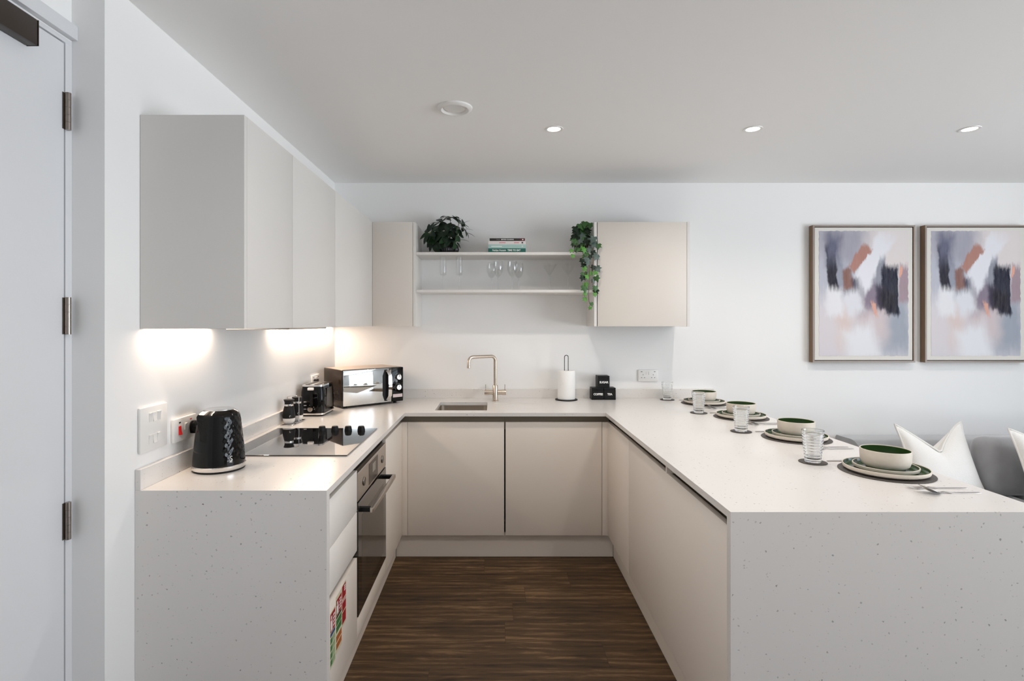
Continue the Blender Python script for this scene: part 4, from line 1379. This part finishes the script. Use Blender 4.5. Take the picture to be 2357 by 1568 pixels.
# ------------------------------------------------------------------ plants
def leaf(bm, base, direction, normal, length, width, droop=0.25, cup=0.12, mi=0, ns=7):
    """A pointed oval leaf, folded along the midrib and drooping at its tip."""
    d = Vector(direction).normalized()
    nrm = Vector(normal)
    nrm = (nrm - d * nrm.dot(d)).normalized()
    s = d.cross(nrm)
    rows = []
    for i in range(ns + 1):
        t = i / ns
        w = width * 0.5 * (math.sin(PI * min(1, t ** 0.75)) ** 0.8 if 0 < t < 1 else 0.0)
        p = Vector(base) + d * (length * (t - droop * 0.25 * t * t)) - nrm * (droop * length * t * t)
        rows.append((p, w))
    vs = []
    for p, w in rows:
        if w < 1e-6:
            vs.append([bm.verts.new(p)])
        else:
            vs.append([bm.verts.new(p - s * w + nrm * w * cup * 2), bm.verts.new(p), bm.verts.new(p + s * w + nrm * w * cup * 2)])
    for A, B in zip(vs, vs[1:]):
        if len(A) == 1 and len(B) == 3:
            fs = [(A[0], B[0], B[1]), (A[0], B[1], B[2])]
        elif len(A) == 3 and len(B) == 1:
            fs = [(A[0], B[0], A[1]), (A[1], B[0], A[2])]
        elif len(A) == 3:
            fs = [(A[0], B[0], B[1], A[1]), (A[1], B[1], B[2], A[2])]
        else:
            fs = []
        for f in fs:
            bm.faces.new(f).material_index = mi


def px3(px, py, d):
    """A point seen at a pixel of the photograph, d metres ahead of the camera."""
    return Vector(((px - 1137) * d / 1260, d, EYE - (py - 746) * d / 1260))


PC = Vector((-0.325, 3.865, SU))
PL = thing('potted_plant', 'bushy dark green plant in a black ribbed pot on shelf', 'plant', tuple(PC))


def ribs(r, z, a):
    return r * (1 + 0.028 * math.cos(a * 30) * (1 if z - SU > 0.006 else 0))


part('pot', lathe(bm_new(), [(0, SU + 0.0003), (0.060, SU + 0.0003), (0.070, SU + 0.010), (0.0765, SU + 0.032), (0.073, SU + 0.056), (0.066, SU + 0.067), (0.060, SU + 0.067), (0.060, SU + 0.054), (0, SU + 0.054)], 180, PC.x, PC.y, rfun=ribs), M['pot'], PL, smooth=60)
part('soil', lathe(bm_new(), [(0.0585, SU + 0.0555), (0.03, SU + 0.059), (0, SU + 0.060)], 24, PC.x, PC.y), M['soil'], PL)
stems, fol = bm_new(), bm_new()
rnd = random.Random(11)
whorls = [  # pixel of the crown of each stem, depth, leaf count, length, main tilt
    (990, 536, 3.80, 8, 0.082, (-0.5, -0.6, 0.2)), (1016, 512, 3.86, 7, 0.085, (-0.3, -0.3, 0.8)),
    (1037, 502, 3.88, 7, 0.080, (0.0, -0.2, 1.0)), (1056, 514, 3.84, 6, 0.075, (0.4, -0.2, 0.8)),
    (1063, 524, 3.86, 7, 0.078, (0.9, -0.1, 0.4)), (1053, 540, 3.80, 6, 0.078, (0.9, -0.3, 0.1)),
    (1048, 556, 3.80, 6, 0.070, (0.9, -0.3, 0.0)), (998, 556, 3.80, 8, 0.082, (-0.5, -0.7, -0.2)),
    (1022, 535, 3.80, 8, 0.085, (-0.1, -0.9, 0.3)), (1036, 545, 3.79, 8, 0.080, (0.2, -0.9, 0.1)),
    (1012, 550, 3.79, 7, 0.080, (-0.2, -0.9, 0.0)), (1030, 525, 3.90, 8, 0.08, (0.1, 0.2, 0.9)),
]
for (px, py, d, n, ln, tilt) in whorls:
    c_ = px3(px, py, d)
    b_ = Vector((PC.x + (c_.x - PC.x) * 0.35, PC.y + (c_.y - PC.y) * 0.3, SU + 0.055))
    mid = (b_ + c_) / 2 + Vector(((c_.x - PC.x) * 0.12, 0, 0.01))
    tube(stems, [b_, mid, c_], [0.0032, 0.0028, 0.0022], 7)
    ax = Vector(tilt).normalized()
    ref = Vector((0, 0, 1)) if abs(ax.z) < 0.9 else Vector((1, 0, 0))
    u = ax.cross(ref).normalized()
    w = ax.cross(u)
    ph = rnd.random() * 6
    for k in range(n):
        a = ph + 2 * PI * k / n + rnd.uniform(-0.25, 0.25)
        rad = u * math.cos(a) + w * math.sin(a)
        dr_ = (rad * 1.0 + ax * rnd.uniform(0.05, 0.45)).normalized()
        L2 = ln * rnd.uniform(0.82, 1.2)
        st_ = c_ + dr_ * 0.012
        tube(stems, [c_, st_], 0.0012, 5)
        leaf(fol, st_, dr_, ax + Vector((0, 0, 0.3)), L2, L2 * rnd.uniform(0.46, 0.58), rnd.uniform(0.12, 0.4), 0.1, 0 if rnd.random() < 0.8 else 1)
for (px, py, dx, dz) in ((1064, 529, 1, 0.25), (1070, 536, 1, -0.1), (1055, 553, 1, 0.15), (1060, 520, 0.8, 0.8)):
    leaf(fol, px3(px, py, 3.83), (dx, -0.1, dz), (0, -0.2, 1), 0.082, 0.022, 0.3, 0.1, 0)
part('stems', stems, M['stem'], PL)
part('foliage', fol, [M['leaf_dark'], M['leaf_plant']], PL, smooth=70)

# trailing ivy
IV = thing('trailing_ivy', 'trailing ivy in a small black pot spilling off the shelf', 'plant', (0.612, 3.85, SU))
part('pot', lathe(bm_new(), [(0, SU + 0.0003), (0.042, SU + 0.0003), (0.0565, SU + 0.090), (0.058, SU + 0.094), (0.053, SU + 0.094), (0.050, SU + 0.082), (0, SU + 0.082)], 40, 0.612, 3.85), M['pot'], IV)


def ivy_leaf(bm, c, facing, up, size, mi):
    n = Vector(facing).normalized()
    u = Vector(up)
    u = (u - n * u.dot(n)).normalized()
    s = u.cross(n)
    out = [(0, -0.30), (0.22, -0.46), (0.50, -0.30), (0.36, -0.05), (0.56, 0.20), (0.24, 0.22), (0, 0.68), (-0.24, 0.22), (-0.56, 0.20), (-0.36, -0.05), (-0.50, -0.30), (-0.22, -0.46)]
    cv = bm.verts.new(Vector(c) + n * size * 0.06)
    vs = [bm.verts.new(Vector(c) + s * (p[0] * size) + u * (-p[1] * size) - n * (abs(p[0]) * 0.22 + p[1] * p[1] * 0.2) * size) for p in out]
    for i in range(len(vs)):
        bm.faces.new((cv, vs[i], vs[(i + 1) % len(vs)])).material_index = mi


fol, vin = bm_new(), bm_new()
rnd = random.Random(5)
# vines: lists of pixel points with depth; they leave the pot, cross the shelf edge and hang in front of it
vines = [
    [(1344, 548, 3.82), (1350, 565, 3.74), (1355, 590, 3.700), (1357, 620, 3.690), (1356, 650, 3.690), (1355, 680, 3.690), (1356, 695, 3.690), (1360, 703, 3.690)],
    [(1350, 545, 3.82), (1362, 560, 3.73), (1366, 590, 3.69), (1364, 620, 3.685), (1363, 650, 3.685), (1368, 672, 3.685)],
    [(1338, 548, 3.82), (1340, 572, 3.73), (1345, 600, 3.695), (1348, 630, 3.69), (1346, 660, 3.69)],
    [(1330, 552, 3.82), (1326, 572, 3.72), (1319, 582, 3.70)],
]
for v in vines:
    pts = [px3(*p) for p in v]
    tube(vin, pts, [0.0022] + [0.0016] * (len(pts) - 1), 6)
lv = []
for (px, py, sz, m) in [  # hanging leaves read off the photograph
    (1349, 600, 9, 0), (1346, 592, 8, 1), (1369, 562, 13, 3), (1377, 566, 10, 1), (1365, 550, 12, 3), (1355, 574, 10, 3), (1340, 572, 8, 2), (1331, 574, 8, 1),
    (1345, 576, 9, 2), (1373, 590, 12, 3), (1366, 582, 9, 0), (1340, 600, 9, 0), (1352, 598, 11, 3), (1344, 611, 9, 0), (1375, 618, 12, 3), (1366, 616, 9, 0), (1346, 619, 8, 2),
    (1353, 606, 8, 3), (1346, 634, 13, 1), (1341, 640, 9, 0), (1360, 630, 8, 2), (1370, 628, 8, 2), (1352, 637, 8, 2), (1373, 641, 10, 1), (1366, 646, 8, 3), (1349, 655, 9, 2), (1346, 664, 12, 1),
    (1371, 664, 10, 1), (1371, 670, 10, 0), (1347, 677, 7, 2), (1370, 678, 7, 2), (1347, 689, 8, 2), (1362, 700, 7, 1), (1358, 709, 6, 2), (1322, 556, 9, 1), (1315, 577, 7, 2), (1319, 589, 7, 2), (1328, 575, 8, 1), (1350, 585, 8, 1), (1359, 590, 8, 0)]:
    d = rnd.uniform(3.675, 3.695)
    ivy_leaf(fol, px3(px, py, d), (rnd.uniform(-0.4, 0.4), -1, rnd.uniform(-0.1, 0.5)), (rnd.uniform(-0.6, 0.6), 0, 1), sz * 1.55 * d / 1260, m)
for k in range(46):                          # the crown over the pot
    a = rnd.uniform(0, 2 * PI)
    e = rnd.uniform(0.0, 1.0)
    c_ = Vector((0.612 + 0.068 * math.cos(a) * (1.05 - 0.5 * e), 3.835 + 0.085 * math.sin(a) * (1 - 0.4 * e), SU + 0.075 + 0.105 * e))
    if c_.x > 0.655:
        c_.x = 0.655
    ivy_leaf(fol, c_, (math.cos(a) * 0.6, -0.9 + 0.4 * math.sin(a), 0.3 + 0.6 * e), (rnd.uniform(-0.5, 0.5), 0, 1), rnd.uniform(0.042, 0.062), rnd.choice([0, 0, 1, 1, 1, 3]))
for (px, py, m) in ((1346, 515, 1), (1337, 520, 1), (1358, 518, 1), (1326, 526, 0), (1330, 534, 0), (1352, 530, 0), (1340, 540, 3), (1350, 556, 1), (1340, 560, 1), (1334, 548, 0)):
    ivy_leaf(fol, px3(px, py, 3.765), (rnd.uniform(-0.3, 0.3), -1, 0.5), (rnd.uniform(-0.4, 0.4), 0, 1), 0.056, m)
part('vines', vin, M['vine'], IV)
part('foliage', fol, [M['leaf_dark'], M['leaf_mid'], M['leaf_light'], M['leaf_grey']], IV, smooth=60)

# ------------------------------------------------------------------ pictures
def picture(x0, label):
    W_, H_, D_ = 0.745, 1.0, 0.05
    z0 = 1.174
    y1 = YW
    y0 = YW - D_
    p = thing('framed_picture', label, 'picture', (x0 + W_ / 2, YW, z0), group='framed abstract prints')
    bm = bm_new()
    t = 0.012
    for (a, b_, c_, d_) in ((x0, x0 + W_, z0, z0 + t), (x0, x0 + W_, z0 + H_ - t, z0 + H_), (x0, x0 + t, z0 + t, z0 + H_ - t), (x0 + W_ - t, x0 + W_, z0 + t, z0 + H_ - t)):
        box(bm, a, b_, y0 + 0.0012, y1 - 0.001, c_, d_)
    fr = part('frame', bm, M['oak'], p)
    bm = bm_new()
    for (a, b_, c_, d_) in ((x0, x0 + W_, z0, z0 + t), (x0, x0 + W_, z0 + H_ - t, z0 + H_), (x0, x0 + t, z0 + t, z0 + H_ - t), (x0 + W_ - t, x0 + W_, z0 + t, z0 + H_ - t)):
        box(bm, a, b_, y0, y0 + 0.0011, c_, d_)
    part('frame_face', bm, M['frame_front'], fr)
    part('shadow_gap', bx(x0 + t, x0 + W_ - t, y0 + 0.03, y0 + 0.032, z0 + t, z0 + H_ - t), M['black'], fr)
    g_ = 0.005
    cv = part('canvas', bx(x0 + t + g_, x0 + W_ - t - g_, y0 + 0.006, y0 + 0.028, z0 + t + g_, z0 + H_ - t - g_), M['cream_card'], p)
    # deckled sheet
    rnd2 = random.Random(3)
    ux0, ux1, uz0, uz1 = x0 + 0.048, x0 + W_ - 0.048, z0 + 0.048, z0 + H_ - 0.042
    poly = []
    n = 46
    for i in range(n):
        poly.append((ux0 + (ux1 - ux0) * i / n, uz0 + rnd2.uniform(-0.003, 0.003)))
    for i in range(n):
        poly.append((ux1 + rnd2.uniform(-0.003, 0.003), uz0 + (uz1 - uz0) * i / n))
    for i in range(n):
        poly.append((ux1 - (ux1 - ux0) * i / n, uz1 + rnd2.uniform(-0.003, 0.003)))
    for i in range(n):
        poly.append((ux0 + rnd2.uniform(-0.003, 0.003), uz1 - (uz1 - uz0) * i / n))
    part('print', prism(bm_new(), poly, 'y', y0 + 0.0048, y0 + 0.0059), M['painting'], cv, 'abstract grey, navy and brown brushwork')
    return p


picture(2.3206, 'framed abstract print nearer the kitchen cabinets')
picture(3.138, 'framed abstract print above the sofa, cut by the picture edge')

# ------------------------------------------------------------------ ceiling fittings
for i, (x, y) in enumerate(DOWN + DOWN_FILL):  # the last two fittings are added fill, out of view
    lab = ('recessed ceiling downlight above the back cabinets, nearest the vent', 'recessed ceiling downlight above the peninsula', 'recessed ceiling downlight above the sofa side of the room', 'added fill downlight overhead near the entrance door, out of view', 'added fill downlight overhead before the peninsula end, out of view')[i]
    d = thing('downlight', lab, 'ceiling light', (x, y, CEIL), group='recessed ceiling downlights')
    part('trim_ring', lathe(bm_new(), [(0.049, CEIL), (0.048, CEIL - 0.003), (0.040, CEIL - 0.0042), (0.0345, CEIL - 0.002), (0.0345, CEIL)], 40, x, y), M['white_plastic'], d)
    part('lamp', lathe(bm_new(), [(0.0343, CEIL - 0.0008), (0.02, CEIL - 0.0014), (0, CEIL - 0.0016)], 32, x, y), M['lamp'], d)
VX, VY = -0.1876, 2.63
v = thing('ceiling_vent', 'round white extract vent valve in the ceiling', 'vent', (VX, VY, CEIL))
part('rim', lathe(bm_new(), [(0.084, CEIL), (0.083, CEIL - 0.006), (0.074, CEIL - 0.013), (0.066, CEIL - 0.014), (0.061, CEIL - 0.008), (0.056, CEIL)], 56, VX, VY), M['white_plastic'], v)
part('valve_disc', lathe(bm_new(), [(0.0, CEIL - 0.006), (0.046, CEIL - 0.007), (0.050, CEIL - 0.004), (0.048, CEIL)], 48, VX, VY), M['white_plastic'], v)

# ------------------------------------------------------------------ place settings
def dish(name, label, cat, prof_body, prof_glaze, loc, group):
    d = thing(name, label, cat, loc, group=group, local=True)
    part('body', lathe(bm_new(), prof_body, 72), M['stone'], d, local=True)
    part('green_glaze', lathe(bm_new(), prof_glaze, 72), M['glaze'], d, 'dark green glazed inside', local=True)
    return d


def rim(R_, h, foot, base):
    """Stoneware plate with an upright rounded rim."""
    body = [(0, 0), (foot, 0), (R_ - 0.010, 0.003), (R_ - 0.002, 0.008), (R_, 0.014), (R_, h - 0.001), (R_ - 0.0015, h), (R_ - 0.0035, h - 0.0006), (R_ - 0.0038, h - 0.002), (R_ - 0.006, 0.010), (R_ - 0.012, 0.0055), (0, 0.0050)]
    glz = [(R_ - 0.0039, h - 0.0018), (R_ - 0.0062, 0.0108), (R_ - 0.0122, 0.0063), (R_ - 0.03, 0.0058), (0, 0.0058)]
    return body, glz


bowl_body = [(0, 0), (0.046, 0), (0.062, 0.004), (0.073, 0.014), (0.0785, 0.030), (0.080, 0.052), (0.080, 0.0685), (0.0785, 0.070), (0.0765, 0.0692), (0.0763, 0.067), (0.0752, 0.034), (0.068, 0.017), (0.05, 0.0075), (0, 0.006)]
bowl_glz = [(0.0762, 0.0675), (0.0748, 0.034), (0.0676, 0.0178), (0.0498, 0.0083), (0, 0.0068)]


def tumbler(label, loc, group):
    t = thing('glass_tumbler', label, 'glass', loc, group=group, local=True)
    out = []
    n = 72
    for i in range(n + 1):
        s = i / n
        r = 0.0285 + 0.0115 * s + (0.0009 * math.sin(s * 2 * PI * 11) if 0.12 < s < 0.9 else 0)
        out.append((r, 0.0 + 0.124 * s))
    inn = [(r - 0.0024 - 0.002 * max(0, 0.25 - i / n), z) for i, (r, z) in enumerate(out) if z > 0.014]
    inn = [(0.0285 + 0.0115 * (z / 0.124) - 0.0026, z) for r, z in out if z > 0.014]
    prof = [(0, 0.0015), (0.022, 0.0008), (0.0265, 0.0)] + out + [(0.0388, 0.1245)] + list(reversed(inn)) + [(0.022, 0.0125), (0, 0.0118)]
    part('body', lathe(bm_new(), prof, 64), M['glass'], t, local=True, smooth=80)
    return t


def cutlery_handle(bm, x0, x1, w=0.0065, t=0.0022, z=0.0):
    """A flat handle lying along +x from neck to end."""
    n = 10
    prev = None
    for i in range(n + 1):
        s = i / n
        x = x0 + (x1 - x0) * s
        hw = w * (0.42 + 0.58 * min(1, s * 1.6)) * (1 if s < 0.97 else 0.75)
        zz = z + 0.0035 * math.exp(-((s - 0.12) / 0.12) ** 2)
        ring = [bm.verts.new(p) for p in ((x, -hw, zz), (x, hw, zz), (x, hw * 0.8, zz + t), (x, -hw * 0.8, zz + t))]
        if prev:
            for k in range(4):
                bm.faces.new((prev[k], prev[(k + 1) % 4], ring[(k + 1) % 4], ring[k]))
        else:
            bm.faces.new(ring)
        prev = ring
    bm.faces.new(prev)


def make_spoon(label, loc, group):
    s = thing('spoon', label, 'spoon', loc, group=group, local=True)
    bm = bm_new()
    cutlery_handle(bm, 0.066, 0.20)
    part('handle', bm, M['cutlery'], s, local=True)
    bm = bm_new()
    n, m = 12, 8
    grid = []
    for i in range(n + 1):
        t = i / n
        x = 0.068 * (1 - t)
        hw = 0.0205 * math.sin(PI * min(0.999, max(0.001, t * 0.93 + 0.045))) ** 0.7
        lift = 0.004 * (1 - t) + 0.030 * t ** 1.15
        row = []
        for j in range(m + 1):
            q = j / m * 2 - 1
            row.append(bm.verts.new((x, hw * q, lift + 0.0005 - 0.0075 * (1 - q * q) * math.sin(PI * t))))
        grid.append(row)
    for i in range(n):
        for j in range(m):
            bm.faces.new((grid[i][j], grid[i + 1][j], grid[i + 1][j + 1], grid[i][j + 1]))
    bmesh.ops.recalc_face_normals(bm, faces=bm.faces)
    bmesh.ops.solidify(bm, geom=bm.faces[:], thickness=0.0012)
    zmin = min(v.co.z for v in bm.verts)
    bmesh.ops.translate(bm, verts=bm.verts, vec=(0, 0, max(0, 0.0003 - zmin)))
    part('bowl', bm, M['cutlery'], s, local=True)
    return s


def make_fork(label, loc, group):
    f = thing('fork', label, 'fork', loc, group=group, local=True)
    bm = bm_new()
    cutlery_handle(bm, 0.062, 0.20)
    part('handle', bm, M['cutlery'], f, local=True)
    bm = bm_new()
    prof = [(0.064, 0.005), (0.052, 0.0025), (0.040, 0.0010), (0.030, 0.0012)]
    prev = None
    for k, (x, z) in enumerate(prof):
        hw = (0.004, 0.009, 0.0115, 0.0118)[k]
        ring = [bm.verts.new(p) for p in ((x, -hw, z), (x, hw, z), (x, hw, z + 0.0016), (x, -hw, z + 0.0016))]
        if prev:
            for q in range(4):
                bm.faces.new((prev[q], prev[(q + 1) % 4], ring[(q + 1) % 4], ring[q]))
        else:
            bm.faces.new(ring)
        prev = ring
    bm.faces.new(prev)
    part('shoulder', bm, M['cutlery'], f, local=True)
    for y in (-0.0096, -0.0032, 0.0032, 0.0096):
        part('tine', tube(bm_new(), [(0.031, y, 0.002), (0.018, y, 0.0028), (0.0, y * 0.95, 0.0085)], [0.0014, 0.0013, 0.0007], 6), M['cutlery'], f, local=True)
    return f


def make_knife(label, loc, group):
    k = thing('table_knife', label, 'knife', loc, group=group, local=True)
    bm = bm_new()
    cutlery_handle(bm, 0.11, 0.225, 0.0062, 0.003)
    part('handle', bm, M['cutlery'], k, local=True)
    poly = [(0.0, 0.004), (0.03, 0.0085), (0.09, 0.0095), (0.112, 0.005), (0.112, -0.004), (0.09, -0.0065), (0.0, -0.003)]
    part('blade', prism(bm_new(), poly, 'z', 0.0006, 0.0024), M['cutlery'], k, local=True)
    return k


WHERE = ['nearest the camera', 'second from the camera', 'third from the camera', 'farthest, by the back wall']
SET_X = 1.437
SET_Y = [2.010, 2.605, 3.185, 3.745]
GLY = [2.151, 2.765, 3.342, 3.925]
GLX = [1.253, 1.248, 1.250, 1.242]
pb, pg = rim(0.135, 0.021, 0.095, 0.0)
sb_, sg = rim(0.103, 0.020, 0.07, 0.0)
MATT = 0.003
proto = {}
for i in range(4):
    w = WHERE[i]
    y = SET_Y[i]
    X = SET_X
    base = CT + 0.0002
    items = [
        ('placemat', 'round dark grey placemat under the setting ' + w, (X, y, base), 0),
        ('dinner_plate', 'large green-glazed cream plate of the setting ' + w, (X, y, base + MATT + 0.0002), 0),
        ('side_plate', 'small green-glazed cream plate in the setting ' + w, (X, y, base + MATT + 0.0062), 0),
        ('bowl', 'cream bowl with green inside topping the setting ' + w, (X, y, base + MATT + 0.0124), 0),
        ('coaster', 'round dark coaster of the setting ' + w, (GLX[i], GLY[i], base), 0),
        ('glass_tumbler', 'ribbed clear tumbler of the setting ' + w, (GLX[i], GLY[i], base + 0.0034), 0),
        ('fork', 'fork beside the placemat of the setting ' + w, (X - 0.075, y - 0.190 - (0.008 if i == 0 else 0), base), R(-1 + i)),
        ('spoon', 'spoon lying outside the fork of the setting ' + w, (X - 0.074, y - 0.228 - (0.025 if i == 0 else 0), base), R(1)),
        ('table_knife', 'knife beyond the placemat of the setting ' + w, (X - 0.118, y + 0.158, base), R(1 - i)),
    ]
    for nm, lab, loc, rz in items:
        grp = {'placemat': 'round placemats', 'dinner_plate': 'dinner plates', 'side_plate': 'side plates', 'bowl': 'bowls on the plates', 'coaster': 'round coasters', 'glass_tumbler': 'ribbed tumblers', 'fork': 'forks', 'spoon': 'spoons', 'table_knife': 'knives'}[nm] + ' on the peninsula'
        if nm in proto:
            dup(proto[nm], loc, rz, lab, grp)
            continue
        if nm == 'placemat':
            o = tag(part(nm, lathe(bm_new(), [(0, 0), (0.148, 0), (0.15, 0.001), (0.15, 0.002), (0.1485, MATT), (0, MATT)], 96), M['leather']), lab, 'placemat', grp)
        elif nm == 'coaster':
            o = tag(part(nm, lathe(bm_new(), [(0, 0), (0.049, 0), (0.0505, 0.001), (0.0505, 0.0025), (0.049, 0.0034), (0, 0.0034)], 64), M['leather']), lab, 'coaster', grp)
        elif nm == 'dinner_plate':
            o = dish(nm, lab, 'plate', pb, pg, loc, grp)
        elif nm == 'side_plate':
            o = dish(nm, lab, 'plate', sb_, sg, loc, grp)
        elif nm == 'bowl':
            o = dish(nm, lab, 'bowl', bowl_body, bowl_glz, loc, grp)
        elif nm == 'glass_tumbler':
            o = tumbler(lab, loc, grp)
        elif nm == 'fork':
            o = make_fork(lab, loc, grp)
        elif nm == 'spoon':
            o = make_spoon(lab, loc, grp)
        else:
            o = make_knife(lab, loc, grp)
        o.location = loc
        o.rotation_euler = (0, 0, rz)
        proto[nm] = o

# ------------------------------------------------------------------ sofa and cushions
SF = thing('sofa', 'grey velvet sofa along the back wall beyond the breakfast bar', 'sofa', (3.6, 3.5, 0))
SX_0, SX_1 = 2.511, 4.95
poly = [(4.025, 0.07), (4.025, 0.628), (4.012, 0.642), (3.85, 0.645), (3.81, 0.638), (3.77, 0.612), (3.735, 0.565), (3.70, 0.50), (3.60, 0.30), (3.575, 0.20), (3.575, 0.07)]
part('back_frame', prism(bm_new(), poly, 'x', SX_0, SX_1), M['velvet'], SF)
part('base', bx(SX_0, SX_1, 2.92, 3.574, 0.07, 0.19, bev=0.02), M['velvet'], SF)
for k in range(3):
    w = (SX_1 - SX_0) / 3
    part('seat_cushion', bx(SX_0 + w * k + 0.003, SX_0 + w * (k + 1) - 0.003, 2.90, 3.57, 0.191, 0.36, bev=0.035, seg=4), M['velvet'], SF)
part('back_cushion', bx(3.09, 3.98, 3.42, 3.60, 0.362, 0.735, bev=0.075, seg=5), M['velvet'], SF)
part('back_cushion', bx(3.99, 4.88, 3.42, 3.60, 0.362, 0.735, bev=0.075, seg=5), M['velvet'], SF)
for (x, y) in ((SX_0 + 0.1, 3.05), (SX_1 - 0.1, 3.05), (SX_0 + 0.1, 3.9), (SX_1 - 0.1, 3.9)):
    part('leg', tube(bm_new(), [(x, y, 0), (x, y, 0.0699)], [0.018, 0.026], 16), M['matt_black'], SF)


def pillow(label, loc, rz, tilt, W_=0.50, H_=0.50, T_=0.085, dip=0.12, grp='white scatter cushions on the sofa', skew=0.0):
    p = thing('scatter_cushion', label, 'cushion', loc, rz, group=grp, local=True)
    n = 28

    def surf(side):
        bm = bm_new()
        g_ = []
        for i in range(n + 1):
            row = []
            for j in range(n + 1):
                u = i / n * 2 - 1
                v = j / n * 2 - 1
                ex = 1 + 0.05 * (u * u * v * v) - 0.05 * (1 - v * v) * u * u * 0.8
                ez = 1 + 0.05 * (u * u * v * v) - 0.05 * (1 - u * u) * v * v * 0.8
                th = T_ * (max(0, 1 - abs(u) ** 2.6) * max(0, 1 - abs(v) ** 2.6)) ** 0.55
                x = u * W_ / 2 * ex
                z = v * H_ / 2 * ez + H_ / 2
                chop = dip * max(0, 1 - abs(u - skew) / (1 + abs(skew))) ** 1.25 * max(0, (v + 0.4) / 1.4) ** 1.6
                z -= chop
                y = side * th
                y -= side * 0.25 * chop * (1 - abs(u))
                y += math.tan(tilt) * z
                row.append(bm.verts.new((x, y, z)))
            g_.append(row)
        for i in range(n):
            for j in range(n):
                bm.faces.new((g_[i][j], g_[i + 1][j], g_[i + 1][j + 1], g_[i][j + 1]))
        return bm, g_
    b1_, _ = surf(-1)
    part('front_cover', b1_, M['boucle'], p, local=True, smooth=80)
    b2_, gg = surf(1)
    edge = [gg[i][0].co.copy() for i in range(n + 1)] + [gg[n][j].co.copy() for j in range(1, n + 1)] + [gg[i][n].co.copy() for i in range(n - 1, -1, -1)] + [gg[0][j].co.copy() for j in range(n - 1, -1, -1)]
    part('reverse_cover', b2_, M['velvet'] if False else M['cream_fabric'], p, local=True, smooth=80)
    part('piping', tube(bm_new(), edge, 0.006, 8), M['cream_fabric'], p, local=True)
    return p


pillow('white boucle cushion with a chopped top behind the nearest bowl', (2.845, 3.40, 0.381), R(5), R(22), 0.445, 0.42, 0.075, 0.15, skew=-0.05)
pillow('white boucle cushion cut off at the picture edge', (3.375, 3.16, 0.381), R(-6), R(22), 0.46, 0.42, 0.075, 0.10)
# hairline clearance so that nothing on the worktop or in the shaker stand interpenetrates
for o in list(COL.objects):
    if o.parent is None:
        n = o.name.split('.')[0]
        if n in ('kettle', 'toaster', 'microwave', 'hob', 'kitchen_tap', 'paper_towel_holder', 'paper_towel_roll', 'shaker_stand', 'canister'):
            o.location.z += 0.0005
        elif n == 'shaker':
            o.location.z += 0.0011
